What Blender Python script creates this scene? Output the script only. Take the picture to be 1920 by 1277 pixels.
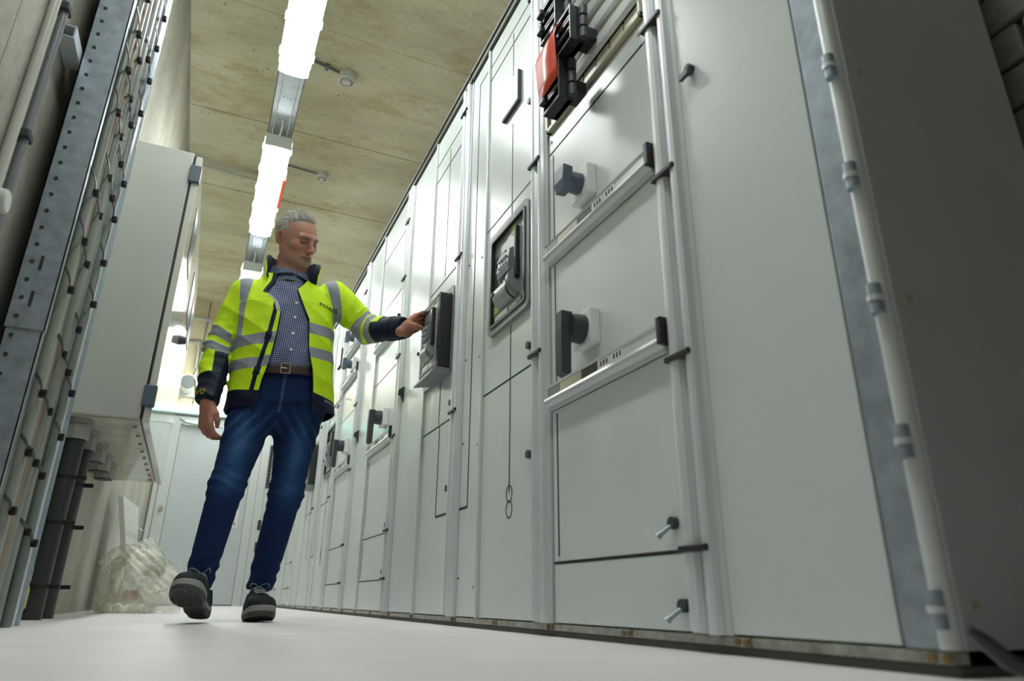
import bpy, bmesh, math, random
import numpy as np
from mathutils import Vector, Matrix

sc = bpy.context.scene
COL = sc.collection
for o in list(bpy.data.objects):
    bpy.data.objects.remove(o, do_unlink=True)
R = math.radians

# ------------------------------------------------------------------ camera
cam_d = bpy.data.cameras.new('camera')
cam = bpy.data.objects.new('camera', cam_d); COL.objects.link(cam)
cam_d.sensor_width = 36.0; cam_d.lens = 24.0; cam_d.clip_start = 0.02
def cam_axes(pitch, yaw, roll):
    P, Y, RO = R(pitch), R(yaw), R(roll)
    F = Vector((math.sin(Y)*math.cos(P), math.cos(Y)*math.cos(P), math.sin(P)))
    R0 = Vector((math.cos(Y), -math.sin(Y), 0)); U0 = R0.cross(F)
    Rt = math.cos(RO)*R0 + math.sin(RO)*U0; Up = -math.sin(RO)*R0 + math.cos(RO)*U0
    return Rt, Up, F
Rt, Up, Fw = cam_axes(20.90, 24.00, 0.55)
cam.matrix_world = Matrix(((Rt.x, Up.x, -Fw.x, 0), (Rt.y, Up.y, -Fw.y, 0), (Rt.z, Up.z, -Fw.z, 0.080), (0, 0, 0, 1)))
cam_d.dof.use_dof = True; cam_d.dof.focus_distance = 2.95; cam_d.dof.aperture_fstop = 3.2
sc.camera = cam

# ------------------------------------------------------------------ world, exposure
w = bpy.data.worlds.new('world'); sc.world = w; w.use_nodes = True
w.node_tree.nodes['Background'].inputs[0].default_value = (0.80, 0.87, 0.95, 1)
w.node_tree.nodes['Background'].inputs[1].default_value = 0.12
vs = sc.view_settings
vs.view_transform = 'Standard'; vs.look = 'None'; vs.gamma = 1.0; vs.use_curve_mapping = False
vs.exposure = 0.90
LAMP_POWER = 17.0
LAMP_COLOR = (0.96, 1.0, 0.99)

# ------------------------------------------------------------------ materials
def new_mat(name):
    m = bpy.data.materials.new(name); m.use_nodes = True
    nt = m.node_tree; b = nt.nodes['Principled BSDF']
    return m, nt, b
def N(nt, t, **kw):
    n = nt.nodes.new(t)
    for k, v in kw.items(): setattr(n, k, v)
    return n
def ramp(nt, src, stops):
    r = N(nt, 'ShaderNodeValToRGB'); e = r.color_ramp.elements
    while len(e) > 1: e.remove(e[-1])
    e[0].position = stops[0][0]; e[0].color = (*stops[0][1], 1)
    for p, c in stops[1:]:
        x = e.new(p); x.color = (*c, 1)
    nt.links.new(src, r.inputs[0]); return r.outputs[0]
def noise(nt, scale, detail=4, rough=.55, vec=None, stretch=None):
    n = N(nt, 'ShaderNodeTexNoise'); n.inputs['Scale'].default_value = scale
    n.inputs['Detail'].default_value = detail; n.inputs['Roughness'].default_value = rough
    tc = N(nt, 'ShaderNodeNewGeometry')
    mp = N(nt, 'ShaderNodeMapping'); nt.links.new(tc.outputs['Position'], mp.inputs[0])
    if stretch: mp.inputs['Scale'].default_value = stretch
    nt.links.new(mp.outputs[0], n.inputs['Vector'])
    return n.outputs['Fac']
def bump(nt, b, src, strength, dist):
    n = N(nt, 'ShaderNodeBump'); n.inputs['Strength'].default_value = strength; n.inputs['Distance'].default_value = dist
    nt.links.new(src, n.inputs['Height']); nt.links.new(n.outputs[0], b.inputs['Normal']); return n
def plain(name, col, rough=.5, metal=0.0, spec=.5, trans=0, emis=None, es=0, alpha=1, coat=0, var=0.0, vscale=8, bstr=0, bscale=200, bdist=.0005):
    m, nt, b = new_mat(name)
    b.inputs['Base Color'].default_value = (*col, 1); b.inputs['Roughness'].default_value = rough
    b.inputs['Metallic'].default_value = metal; b.inputs['Specular IOR Level'].default_value = spec
    b.inputs['Transmission Weight'].default_value = trans; b.inputs['Alpha'].default_value = alpha
    b.inputs['Coat Weight'].default_value = coat
    if emis: b.inputs['Emission Color'].default_value = (*emis, 1); b.inputs['Emission Strength'].default_value = es
    if var > 0:
        lo = tuple(max(0, c*(1-var)) for c in col); hi = tuple(min(1, c*(1+var)) for c in col)
        c = ramp(nt, noise(nt, vscale, 5), [(.3, lo), (.7, hi)]); nt.links.new(c, b.inputs['Base Color'])
    if bstr > 0: bump(nt, b, noise(nt, bscale, 2), bstr, bdist)
    return m

M = {}
M['paint'] = plain('cabinet_paint', (.63, .69, .68), .27, var=.03, vscale=3, bstr=.35, bscale=240, bdist=.0012, spec=.65, coat=.10)
M['paint_shaded'] = plain('shaded_cabinet_paint', (.36, .385, .385), .5, var=.05, vscale=4, bstr=.25, bscale=240, bdist=.001)  # same cabinet paint, darkened to put the end panel's shade into the colour
M['paint2'] = plain('box_paint', (.47, .485, .45), .3, var=.04, vscale=3, bstr=.2, bscale=240, bdist=.0008)
M['boxdoor'] = plain('box_door_gloss', (.60, .60, .54), .06, bstr=.05, bscale=60, bdist=.001)
M['boxunder'] = plain('box_underside', (.50, .50, .40), .12, var=.12, vscale=6)
M['alu'] = plain('aluminium', (.72, .76, .78), .3, .35, var=.06, vscale=6)
M['aluwhite'] = plain('pale_aluminium', (.66, .69, .69), .32, .25)
M['galv'] = plain('galvanised_steel', (.34, .40, .45), .42, .6, var=.22, vscale=28, bstr=.1, bscale=90)
M['galvlight'] = plain('galvanised_tray', (.62, .68, .72), .3, .6, var=.12, vscale=18)
M['black'] = plain('black_plastic', (.018, .019, .020), .4)
M['blacksoft'] = plain('charcoal_plastic', (.040, .046, .052), .5)
M['bluegrey'] = plain('slate_plastic', (.085, .115, .15), .42)
M['gap'] = plain('dark_joint', (.03, .033, .03), .8)
M['line'] = plain('black_line', (.012, .012, .012), .5)
M['white'] = plain('white_plastic', (.78, .79, .77), .35)
M['whitegloss'] = plain('white_gloss', (.80, .83, .84), .12)
M['cream'] = plain('cream_frame', (.56, .55, .40), .35)
M['greyplastic'] = plain('grey_plastic', (.20, .23, .235), .4)
M['lightgrey'] = plain('light_grey_plastic', (.42, .46, .45), .35)
M['greypanel'] = plain('display_grey', (.30, .33, .33), .25)
M['facegrey'] = plain('breaker_grey', (.20, .22, .22), .3)
M['red'] = plain('red_tag', (.80, .10, .05), .30)
M['green'] = plain('green_label', (.35, .55, .12), .5)
M['plinth'] = plain('plinth_metal', (.33, .34, .29), .45, .2, var=.35, vscale=40)
M['plinthdark'] = plain('plinth_dark', (.075, .078, .07), .6)
M['rust'] = plain('bolt_rust', (.22, .15, .06), .6, .3)
M['brass'] = plain('screw_brass', (.40, .34, .22), .45, .5)
M['trim'] = plain('top_trim', (.10, .105, .085), .5, .3)
M['door'] = plain('door_paint', (.50, .55, .56), .4, var=.03, vscale=2)
M['doorframe'] = plain('door_frame_paint', (.56, .60, .59), .4)
M['pipe'] = plain('dark_pipe', (.030, .031, .031), .42, bstr=.1, bscale=60)
M['gland'] = plain('gland_grey', (.34, .34, .31), .5)
M['tie'] = plain('tie_black', (.010, .010, .010), .45)
M['glass'] = plain('clear_cover', (.9, .95, .93), .06, alpha=.16)
M['yellowgreen'] = plain('earth_wire', (.55, .60, .05), .4)
M['greybox'] = plain('junction_grey', (.62, .64, .60), .4)
M['beigepipe'] = plain('conduit_grey', (.20, .21, .22), .4)
M['lamp'] = plain('lamp_diffuser', (.9, .9, .9), .3, emis=LAMP_COLOR, es=LAMP_POWER)
M['teal'] = plain('exit_light', (.5, .9, .9), .3, emis=(.25, .95, .90), es=1.3)
M['clearpoly'] = plain('lamp_housing', (.75, .78, .75), .2)

def cable_mat(name, col):
    m, nt, b = new_mat(name)
    c = ramp(nt, noise(nt, 9, 5, stretch=(1, 1, .15)), [(.3, tuple(x*.78 for x in col)), (.7, tuple(min(1, x*1.15) for x in col))])
    nt.links.new(c, b.inputs['Base Color']); b.inputs['Roughness'].default_value = .33
    return m
M['cables'] = [cable_mat('cable_grey', (.25, .27, .24)), cable_mat('cable_pale', (.34, .35, .31)), cable_mat('cable_tan', (.28, .23, .16)), cable_mat('cable_dim', (.19, .21, .19)), cable_mat('cable_blue', (.20, .27, .36))]

def concrete(name, dark, mid, light, grain=26, stretch=(1, 1, 1), pits=True, rust=None, rough=.75):
    m, nt, b = new_mat(name)
    a = noise(nt, 1.6, 6, .62, stretch=stretch)
    c1 = ramp(nt, a, [(.30, dark), (.52, mid), (.72, light)])
    g = noise(nt, grain, 6, .7, stretch=stretch)
    mx = N(nt, 'ShaderNodeMix', data_type='RGBA', blend_type='OVERLAY'); mx.inputs[0].default_value = .55
    nt.links.new(c1, mx.inputs[6]); gg = ramp(nt, g, [(.3, (.33, .33, .31)), (.7, (.62, .62, .60))]); nt.links.new(gg, mx.inputs[7])
    out = mx.outputs[2]
    if rust:
        r = noise(nt, 2.3, 7, .68, stretch=(stretch[0]*1.4, stretch[1], stretch[2]))
        f = ramp(nt, r, [(.52, (0, 0, 0)), (.66, (.62, .62, .62))])
        m2 = N(nt, 'ShaderNodeMix', data_type='RGBA'); nt.links.new(f, m2.inputs[0]); nt.links.new(out, m2.inputs[6]); m2.inputs[7].default_value = (*rust, 1)
        out = m2.outputs[2]
    if pits:
        v = noise(nt, 38, 3, .6, stretch=(2.2, 2.2, .8) if pits == 'v' else (1, 1, 1))
        f = ramp(nt, v, [(.27, (1, 1, 1)), (.33, (0, 0, 0))])
        m3 = N(nt, 'ShaderNodeMix', data_type='RGBA'); nt.links.new(f, m3.inputs[0]); nt.links.new(out, m3.inputs[6])
        m3.inputs[7].default_value = (dark[0]*.25, dark[1]*.25, dark[2]*.25, 1); out = m3.outputs[2]
    nt.links.new(out, b.inputs['Base Color']); b.inputs['Roughness'].default_value = rough
    bump(nt, b, g, .35, .004)
    return m
M['ceil'] = concrete('ceiling_concrete', (.58, .55, .39), (.73, .70, .51), (.84, .81, .64), stretch=(.55, 1.5, 1), rust=(.50, .38, .18))
M['wallc'] = concrete('wall_concrete', (.30, .29, .24), (.43, .42, .35), (.56, .55, .48), stretch=(1.2, 1.2, .75), pits='v')
M['backwall'] = concrete('back_wall', (.66, .60, .43), (.74, .67, .48), (.80, .74, .56), pits=False)
M['brick'] = concrete('brick_grey', (.20, .20, .18), (.27, .27, .24), (.33, .33, .30))
M['floor'] = None
def floor_mat():
    m, nt, b = new_mat('floor_coating')
    c = ramp(nt, noise(nt, 3.0, 6, .6), [(.3, (.75, .72, .73)), (.7, (.85, .81, .82))])
    s = ramp(nt, noise(nt, 90, 3, .5), [(.24, (1, 1, 1)), (.29, (0, 0, 0))])
    mx = N(nt, 'ShaderNodeMix', data_type='RGBA'); nt.links.new(s, mx.inputs[0]); nt.links.new(c, mx.inputs[6]); mx.inputs[7].default_value = (.42, .38, .34, 1)
    nt.links.new(mx.outputs[2], b.inputs['Base Color']); b.inputs['Roughness'].default_value = .42
    bump(nt, b, noise(nt, 12, 3), .1, .003)
    return m
M['floor'] = floor_mat()

# ------------------------------------------------------------------ mesh helpers
class MB:
    def __init__(s): s.v = []; s.f = []; s.sm = []
    def add(s, vs, fs, smooth=False):
        o = len(s.v); s.v += [tuple(p) for p in vs]; s.f += [tuple(i+o for i in f) for f in fs]; s.sm += [smooth]*len(fs); return s
    def box(s, x0, x1, y0, y1, z0, z1, ch=0.0):
        if x0 > x1: x0, x1 = x1, x0
        if y0 > y1: y0, y1 = y1, y0
        if z0 > z1: z0, z1 = z1, z0
        if ch <= 0:
            v = [(x, y, z) for x in (x0, x1) for y in (y0, y1) for z in (z0, z1)]
            return s.add(v, [(0, 1, 3, 2), (4, 6, 7, 5), (0, 4, 5, 1), (2, 3, 7, 6), (0, 2, 6, 4), (1, 5, 7, 3)])
        bm = bmesh.new(); bmesh.ops.create_cube(bm, size=1)
        for p in bm.verts: p.co = Vector(((x0+x1)/2+p.co.x*(x1-x0), (y0+y1)/2+p.co.y*(y1-y0), (z0+z1)/2+p.co.z*(z1-z0)))
        bmesh.ops.bevel(bm, geom=bm.edges[:], offset=ch, segments=2, affect='EDGES', profile=.5)
        bm.verts.index_update()
        s.add([tuple(p.co) for p in bm.verts], [tuple(q.index for q in f.verts) for f in bm.faces]); bm.free(); return s
    def cyl(s, a, b, r, n=16, r2=None, cap=True, smooth=True, flat=1.0):
        a, b = Vector(a), Vector(b); d = (b-a).normalized(); r2 = r if r2 is None else r2
        u = d.orthogonal().normalized(); w_ = d.cross(u)
        vs = []
        for k in range(n):
            t = 2*math.pi*k/n; e = u*math.cos(t)+w_*math.sin(t)*flat; vs.append(a+e*r); vs.append(b+e*r2)
        s.add(vs, [(2*k, 2*((k+1) % n), 2*((k+1) % n)+1, 2*k+1) for k in range(n)], smooth)
        if cap:
            s.add([vs[2*k] for k in range(n)], [tuple(range(n))[::-1]]); s.add([vs[2*k+1] for k in range(n)], [tuple(range(n))])
        return s
    def tube(s, pts, r, n=8, smooth=True):
        pts = [Vector(p) for p in pts]; rings = []; u = None
        for i, p in enumerate(pts):
            d = (pts[min(i+1, len(pts)-1)]-pts[max(i-1, 0)]).normalized()
            if u is None: u = d.orthogonal().normalized()
            u = (u-d*u.dot(d)).normalized(); w_ = d.cross(u)
            rr = r[i] if isinstance(r, (list, tuple)) else r
            rings.append([p+(u*math.cos(2*math.pi*k/n)+w_*math.sin(2*math.pi*k/n))*rr for k in range(n)])
        vs = [q for g in rings for q in g]
        fs = [(i*n+k, i*n+(k+1) % n, (i+1)*n+(k+1) % n, (i+1)*n+k) for i in range(len(pts)-1) for k in range(n)]
        s.add(vs, fs, smooth); s.add(rings[0], [tuple(range(n))[::-1]]); s.add(rings[-1], [tuple(range(n))]); return s
    def prism(s, poly, axis, a, b, smooth=False):
        """poly: 2-D outline; extruded along axis from a to b"""
        n = len(poly)
        def P(p, t): return (t, p[0], p[1]) if axis == 'x' else ((p[0], t, p[1]) if axis == 'y' else (p[0], p[1], t))
        vs = [P(p, a) for p in poly]+[P(p, b) for p in poly]
        s.add(vs, [(k, (k+1) % n, (k+1) % n+n, k+n) for k in range(n)], smooth)
        s.add(vs[:n], [tuple(range(n))[::-1]]); s.add(vs[n:], [tuple(range(n))]); return s
    def ring(s, axis, a, b, outer, inner):
        """outer/inner outlines with the same count, extruded a..b"""
        n = len(outer)
        def P(p, t): return (t, p[0], p[1]) if axis == 'x' else ((p[0], t, p[1]) if axis == 'y' else (p[0], p[1], t))
        vs = [P(p, a) for p in outer]+[P(p, a) for p in inner]+[P(p, b) for p in outer]+[P(p, b) for p in inner]
        fs = []
        for k in range(n):
            j = (k+1) % n
            fs += [(k, j, n+j, n+k), (2*n+k, 3*n+k, 3*n+j, 2*n+j), (k, 2*n+k, 2*n+j, j), (n+k, n+j, 3*n+j, 3*n+k)]
        return s.add(vs, fs)
    def mesh(s, name):
        me = bpy.data.meshes.new(name); me.from_pydata(s.v, [], s.f)
        me.polygons.foreach_set('use_smooth', s.sm)
        bm = bmesh.new(); bm.from_mesh(me); bmesh.ops.recalc_face_normals(bm, faces=bm.faces[:]); bm.to_mesh(me); bm.free()
        me.update(); return me
    def build(s, name, mat, parent=None, **tags):
        off = root_loc(parent)
        if off.length > 0: s.v = [tuple(Vector(p)-off) for p in s.v]
        me = s.mesh(name); me.materials.append(mat)
        o = bpy.data.objects.new(name, me); COL.objects.link(o)
        if parent: o.parent = parent
        for k, v in tags.items(): o[k] = v
        return o
def root_loc(p):
    v = Vector((0, 0, 0))
    while p is not None: v = v+p.location; p = p.parent
    return v
def rrect(y0, y1, z0, z1, r, n=4):
    pts = []
    for cx, cz, a0 in ((y1-r, z1-r, 0), (y0+r, z1-r, 90), (y0+r, z0+r, 180), (y1-r, z0+r, 270)):
        for k in range(n+1):
            t = R(a0+90*k/n); pts.append((cx+r*math.cos(t), cz+r*math.sin(t)))
    return pts
def thing(name, label, cat, loc=(0, 0, 0), group=None, kind=None):
    o = bpy.data.objects.new(name, None); COL.objects.link(o); o.location = loc; o.empty_display_size = .1
    o['label'] = label; o['category'] = cat
    if group: o['group'] = group
    if kind: o['kind'] = kind
    return o
def tag(o, label, cat, group=None):
    o['label'] = label; o['category'] = cat
    if group: o['group'] = group
    return o
def link_mesh(name, me, loc, parent=None):
    o = bpy.data.objects.new(name, me); COL.objects.link(o); o.location = loc
    if parent: o.parent = parent
    return o
def text_mesh(s, size, align='LEFT', extrude=.0004, shear=0):
    c = bpy.data.curves.new('t', 'FONT'); c.body = s; c.size = size; c.extrude = extrude; c.align_x = align; c.shear = shear
    c.resolution_u = 3
    t = bpy.data.objects.new('t', c); COL.objects.link(t)
    bpy.context.view_layer.update()
    me = bpy.data.meshes.new_from_object(t.evaluated_get(bpy.context.evaluated_depsgraph_get()))
    bpy.data.objects.remove(t, do_unlink=True); return me
def text_on(s, size, origin, xdir, updir, mat, parent, name='lettering', align='LEFT'):
    me = text_mesh(s, size, align)
    X = Vector(xdir).normalized(); Z = Vector(updir).normalized(); Nn = X.cross(Z)
    off = root_loc(parent)
    for v in me.vertices:
        c = v.co.copy(); v.co = Vector(origin)+X*c.x+Z*c.y+Nn*c.z-off
    me.materials.clear(); me.materials.append(mat)
    o = bpy.data.objects.new(name, me); COL.objects.link(o); o.parent = parent; return o

XC = 0.835      # front plane of the switchgear row
XL = -0.555     # left wall
YB = 9.0        # back wall
ZC = 3.70       # ceiling
S = 'structure'

# ------------------------------------------------------------------ room shell
MB().box(-.9, 2.2, -3.2, 9.3, -.12, 0).build('floor', M['floor'], kind=S)
ceil = MB().box(-.9, 2.2, -3.2, 9.3, ZC+.03, ZC+.15).build('ceiling', M['ceil'], kind=S)
ys = [-3.2, -2.1, -.95, .25, 1.42, 2.6, 3.80, 5.00, 6.14, 7.23, 8.69, 9.3]
for a, b in zip(ys[:-1], ys[1:]):
    MB().box(-.9, 2.2, a+.004, b-.004, ZC+random.Random(int(a*100)).uniform(-.003, .003), ZC+.031).build('ceiling_slab', M['ceil'], ceil)
wl = MB().box(XL-.25, XL-.02, -3.2, 9.3, 0, ZC+.03).build('wall_left', M['wallc'], kind=S)
yj = [-3.2, -1.1, .3, 1.56, 2.98, 5.06, 6.15, 7.4, 9.0]
for a, b in zip(yj[:-1], yj[1:]):
    MB().box(XL-.021, XL, a+.003, b-.003, 0, ZC).build('wall_panel', M['wallc'], wl)
MB().box(-.9, 2.2, YB, YB+.2, 0, ZC+.03).build('wall_back', M['backwall'], kind=S)
MB().box(-.9, 2.2, -3.4, -3.2, 0, ZC+.03).build('wall_front', M['wallc'], kind=S)
wr = MB().box(1.515, 1.75, -3.2, 9.3, 0, ZC+.03).build('wall_right', M['gap'], kind=S)
bme = MB().box(0, .03, -.247, .247, -.0465, .0465, .006).mesh('brick'); bme.materials.append(M['brick'])
for r_ in range(20):
    for c in range(3):
        if 0.09+r_*.105 > 2.2: break
        link_mesh('brick', bme, (1.497, -.40+c*.505+(.25 if r_ % 2 else 0), .10+r_*.105), wr)
MB().box(1.50, 1.516, -3.2, 9.0, 2.2, ZC).build('render_coat', M['brick'], wr)

# ------------------------------------------------------------------ ceiling lamps
def lamp(y0, label):
    x = .105; y1 = y0+1.26; z = 2.79
    t = thing('ceiling_lamp', label, 'lamp', (x, y0, z), 'tube lamps in a line along the ceiling')
    prof = [(x-.078, z+.075), (x-.078, z+.035), (x-.066, z+.010), (x-.045, z), (x+.045, z), (x+.066, z+.010), (x+.078, z+.035), (x+.078, z+.075)]
    MB().prism(prof, 'y', y0+.015, y1-.015).build('diffuser', M['lamp'], t)
    h = MB().box(x-.088, x+.088, y0, y1, z+.073, z+.105, .008)
    h.box(x-.082, x+.082, y0, y0+.016, z+.012, z+.08, .006); h.box(x-.082, x+.082, y1-.016, y1, z+.012, z+.08, .006)
    h.build('housing', M['clearpoly'], t)
    for k in range(5):
        for sx in (-1, 1):
            MB().box(x+sx*.088-.006, x+sx*.088+.006, y0+.1+k*.26, y0+.13+k*.26, z+.055, z+.095, .002).build('clip', M['white'], t)
    for yy in (y0+.2, y1-.2):
        MB().cyl((x, yy, z+.10), (x, yy, z+.152), .006, 8).build('hanger', M['alu'], t)
    c = MB(); c.tube([(x, y0-.0, z+.09), (x, y0-.05, z+.085), (x+.005, y0-.09, z+.11), (x, y0-.10, z+.152)], .006, 8)
    c.build('power_cord', M['white'], t)
    return t
lamp(.05, 'lamp of the same line above the camera, outside the photo')
lamp(2.01, 'long glowing tube lamp nearest the camera, cut by the top edge')
lamp(3.97, 'glowing tube lamp just above the man, second from the top of the photo')
lamp(5.93, 'small bright lamp end showing just over his right shoulder')
lamp(7.75, 'farthest tube lamp by the back wall, hidden behind the man')

tr = thing('cable_trunking', 'perforated galvanised channel carrying the ceiling lamps', 'trunking', (.105, 5, 2.95))
def trunk_piece(a, b):
    z = 2.945; x = .105
    m = MB().box(x-.075, x+.075, a, b, z, z+.003)
    m.box(x-.075, x-.072, a, b, z, z+.05); m.box(x+.072, x+.075, a, b, z, z+.05)
    for sx in (-.045, .045): m.prism([(x+sx-.003, z), (x+sx, z-.003), (x+sx+.003, z)], 'y', a, b)
    m.build('channel', M['galvlight'], tr)
for a, b in ((1.9, 4.20), (4.204, 6.20), (6.204, 8.9)): trunk_piece(a, b)
m = MB()
for k in range(70):
    y = 3.2+k*.045
    for sx in (-.0755, .0755):
        m.box(.105+sx-.0008, .105+sx+.0008, y, y+.016, 2.955, 2.965)
    if k % 5 == 0:
        for dx in (-.02, 0, .02): m.cyl((.105+dx, y, 2.9445), (.105+dx, y, 2.9455), .004, 8)
m.build('perforation', M['gap'], tr, kind='stuff')
for y in (2.5, 4.4, 6.3, 8.2):
    for sx in (-.06, .06): MB().cyl((.105+sx, y, 2.95), (.105+sx, y, ZC), .004, 8).build('hanger_rod', M['alu'], tr)

def detector(x, y, label, r=.055, deep=.05):
    t = thing('smoke_detector', label, 'detector', (x, y, ZC), 'smoke detectors on the ceiling')
    MB().cyl((x, y, ZC), (x, y, ZC-deep), r*1.0, 24).build('base', M['white'], t)
    MB().cyl((x, y, ZC-deep), (x, y, ZC-deep-.012), r*.92, 24, r2=r*.8).build('rim', M['white'], t)
    m = MB()
    for k in range(16):
        a = 2*math.pi*k/16; m.box(x+math.cos(a)*r*.66-.004, x+math.cos(a)*r*.66+.004, y+math.sin(a)*r*.66-.004, y+math.sin(a)*r*.66+.004, ZC-deep-.0145, ZC-deep-.011)
    m.build('vent_slot', M['gap'], t)
    MB().cyl((x, y, ZC-deep-.012), (x, y, ZC-deep-.022), r*.5, 20, r2=r*.42).build('cap', M['white'], t)
detector(.505, 4.17, 'round cream smoke detector beside the near lamp, the larger one', .062, .055)
detector(.555, 5.53, 'small smoke detector farther along, beside the second lamp', .050, .04)
t = thing('detector_conduit', 'dark conduit run from the lamp line to the large smoke detector', 'conduit', (.35, 4.12, ZC-.012))
MB().cyl((.13, 4.09, ZC-.012), (.47, 4.16, ZC-.012), .010, 10).build('pipe', M['beigepipe'], t)
MB().box(.34, .365, 4.11, 4.16, ZC-.028, ZC, .003).build('clip', M['beigepipe'], t)
tag(MB().cyl((.17, 5.50, ZC-.01), (.53, 5.53, ZC-.01), .007, 8).build('detector_conduit', M['beigepipe']), 'thin conduit leading to the small smoke detector', 'conduit')
for dy, lb in ((0, 'nearer of two thin pale conduits crossing the ceiling above the wall box'), (.09, 'farther of two thin pale conduits crossing the ceiling above the wall box')):
    tag(MB().cyl((XL+.01, 5.70+dy, ZC-.03), (.10, 5.76+dy, ZC-.03), .009, 8).build('ceiling_conduit', M['greybox']), lb, 'conduit', 'pale conduits across the ceiling')
tag(MB().box(.178, .20, 4.35, 4.75, 2.80, 2.85, .003).build('red_sign', M['red']), 'sliver of a red sign hung along the second lamp', 'sign')

# ------------------------------------------------------------------ switchgear
ZT = 2.262
def post(parent, yc, clips, dz=.03, bars=(-.022, .026), r=(.0155, .019)):
    """aluminium hinge column: two round-fronted bars on a strip, black clips across"""
    b = MB().box(XC-.002, XC+.02, yc-.052, yc+.052, dz, ZT).build('column_strip', M['aluwhite'], parent)
    for dy, rr in zip(bars, r):
        pr = [(XC+.002, yc+dy-rr), (XC-.008, yc+dy-rr*.95), (XC-.016, yc+dy-rr*.7), (XC-.020, yc+dy-rr*.25), (XC-.020, yc+dy+rr*.25), (XC-.016, yc+dy+rr*.7), (XC-.008, yc+dy+rr*.95), (XC+.002, yc+dy+rr)]
        if dy > 0:
            cuts = [dz]+sorted(clips)+[ZT]
            for a, c in zip(cuts[:-1], cuts[1:]):
                MB().prism(pr, 'z', a+.004, c-.004).build('hinge_bar', M['alu'], parent)
        else:
            MB().prism(pr, 'z', dz, ZT).build('post_bar', M['alu'], parent)
    for z in clips:
        MB().box(XC-.026, XC, yc-.030, yc+.047, z-.006, z+.006, .002).build('hinge_clip', M['black'], parent)
def panel(parent, y0, y1, z0, z1, mat='paint', x=XC, name='front_panel', g=.002, ch=.0015):
    return MB().box(x, x+.018, y0+g, y1-g, z0+g, z1-g, ch).build(name, M[mat], parent)
def hline(parent, y0, y1, z, w_=.004, name='mimic_line'):
    MB().box(XC-.0012, XC+.002, y0, y1, z-w_/2, z+w_/2).build(name, M['line'], parent)
def vline(parent, y, z0, z1, w_=.005, name='mimic_line'):
    MB().box(XC-.0012, XC+.002, y-w_/2, y+w_/2, z0, z1).build(name, M['line'], parent)
def rail(parent, y0, y1, z, seed=0, k=1.0):
    rg = random.Random(seed)
    r_ = MB().prism([(XC, z), (XC-.010, z), (XC-.012, z+.008), (XC-.024, z+.013), (XC-.028, z+.021), (XC-.025, z+.029), (XC-.018, z+.032), (XC-.018, z+.058), (XC-.022, z+.062), (XC, z+.064)], 'y', y0, y1).build('label_rail', M['aluwhite'], parent)
    y = y1-.006; L = y1-y0
    for frac, mt in ((.13, 'greyplastic'), (.015, None), (.21, 'cream'), (.15, 'black'), (.10, 'white'), (.01, None), (.10, 'white')):
        if mt:
            lb = MB().box(XC-.0195, XC-.017, y-L*frac, y, z+.034, z+.056).build('label_strip', M[mt], r_)
            if mt == 'white':
                for k in range(3): MB().box(XC-.0202, XC-.0194, y-L*frac*(.3+.25*k)-.003, y-L*frac*(.3+.25*k)+.003, z+.039, z+.051).build('label_mark', M['line'], r_)
        y -= L*frac
    MB().box(XC-.030, XC-.001, y0-.012, y0+.004, z+.012, z+.072, .003).build('rail_end', M['black'], r_)
def key_latch(parent, y, z, hang=True):
    b = MB().cyl((XC, y, z), (XC-.012, y, z), .012, 16).build('latch', M['blacksoft'], parent)
    if hang:
        MB().tube([(XC-.012, y, z-.006), (XC-.026, y+.008, z-.018), (XC-.034, y+.014, z-.026)], [.004, .0045, .007], 8).build('latch_lever', M['galv'], b)
def handle(parent, y, z, lever=.13, big=True, ang=0):
    k = 1.0 if big else .8; h = .046
    b = MB().box(XC-.028, XC, y-h, y+h, z-h, z+h, .003).build('handle_plate', M['lightgrey' if False else 'white'], parent)
    MB().cyl((XC-.028, y, z), (XC-.066, y, z), .038*k, 24, r2=.035*k).build('handle_boss', M['blacksoft' if big else 'bluegrey'], b)
    if big:
        MB().prism([(XC-.062, z+.036), (XC-.092, z+.036), (XC-.094, z-.02), (XC-.094, z-lever), (XC-.078, z-lever-.006), (XC-.068, z-lever), (XC-.066, z-.03)], 'y', y-.016, y+.016).build('handle_lever', M['blacksoft'], b)
    else:
        MB().prism([(XC-.060, z+.034), (XC-.088, z+.036), (XC-.092, z-.01), (XC-.086, z-.036), (XC-.060, z-.034)], 'y', y-.024, y+.024).build('handle_lever', M['bluegrey'], b)
def screw(parent, x, y, z, r=.004, mat='brass', ax='x'):
    if ax == 'x': MB().cyl((x, y, z), (x-.003, y, z), r, 10).build('screw', M[mat], parent)
    else: MB().cyl((x, y, z), (x, y-.003, z), r, 10).build('screw', M[mat], parent)
def carcass(parent, y0, y1, depth=.47):
    MB().box(XC+.019, XC+depth, y0+.001, y1-.001, .03, ZT).build('carcass', M['gap'], parent)
def plinth(parent, y0, y1):
    MB().box(XC+.006, XC+.45, y0, y1, 0, .012).build('plinth_base', M['plinthdark'], parent)
    n = max(1, round((y1-y0)/.36)); L = (y1-y0)/n
    for k in range(n):
        MB().box(XC+.001, XC+.03, y0+k*L+.002, y0+(k+1)*L-.002, .0135, .029, .002).build('plinth_bar', M['plinth'], parent)
        for dy in (.008, .028): MB().cyl((XC+.001, y0+k*L+dy, .021), (XC-.003, y0+k*L+dy, .021), .006, 10).build('plinth_bolt', M['rust'], parent)
def trim(parent, y0, y1, step=0.0):
    MB().box(XC-.012, XC+.40, y0+.002, y1-.002, ZT+.004, ZT+.030, .002).build('top_trim', M['trim'], parent)
    MB().box(XC-.020, XC+.02, y0+.002, y1-.002, ZT+.031, ZT+.048, .002).build('top_edge', M['trim'], parent)
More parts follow.
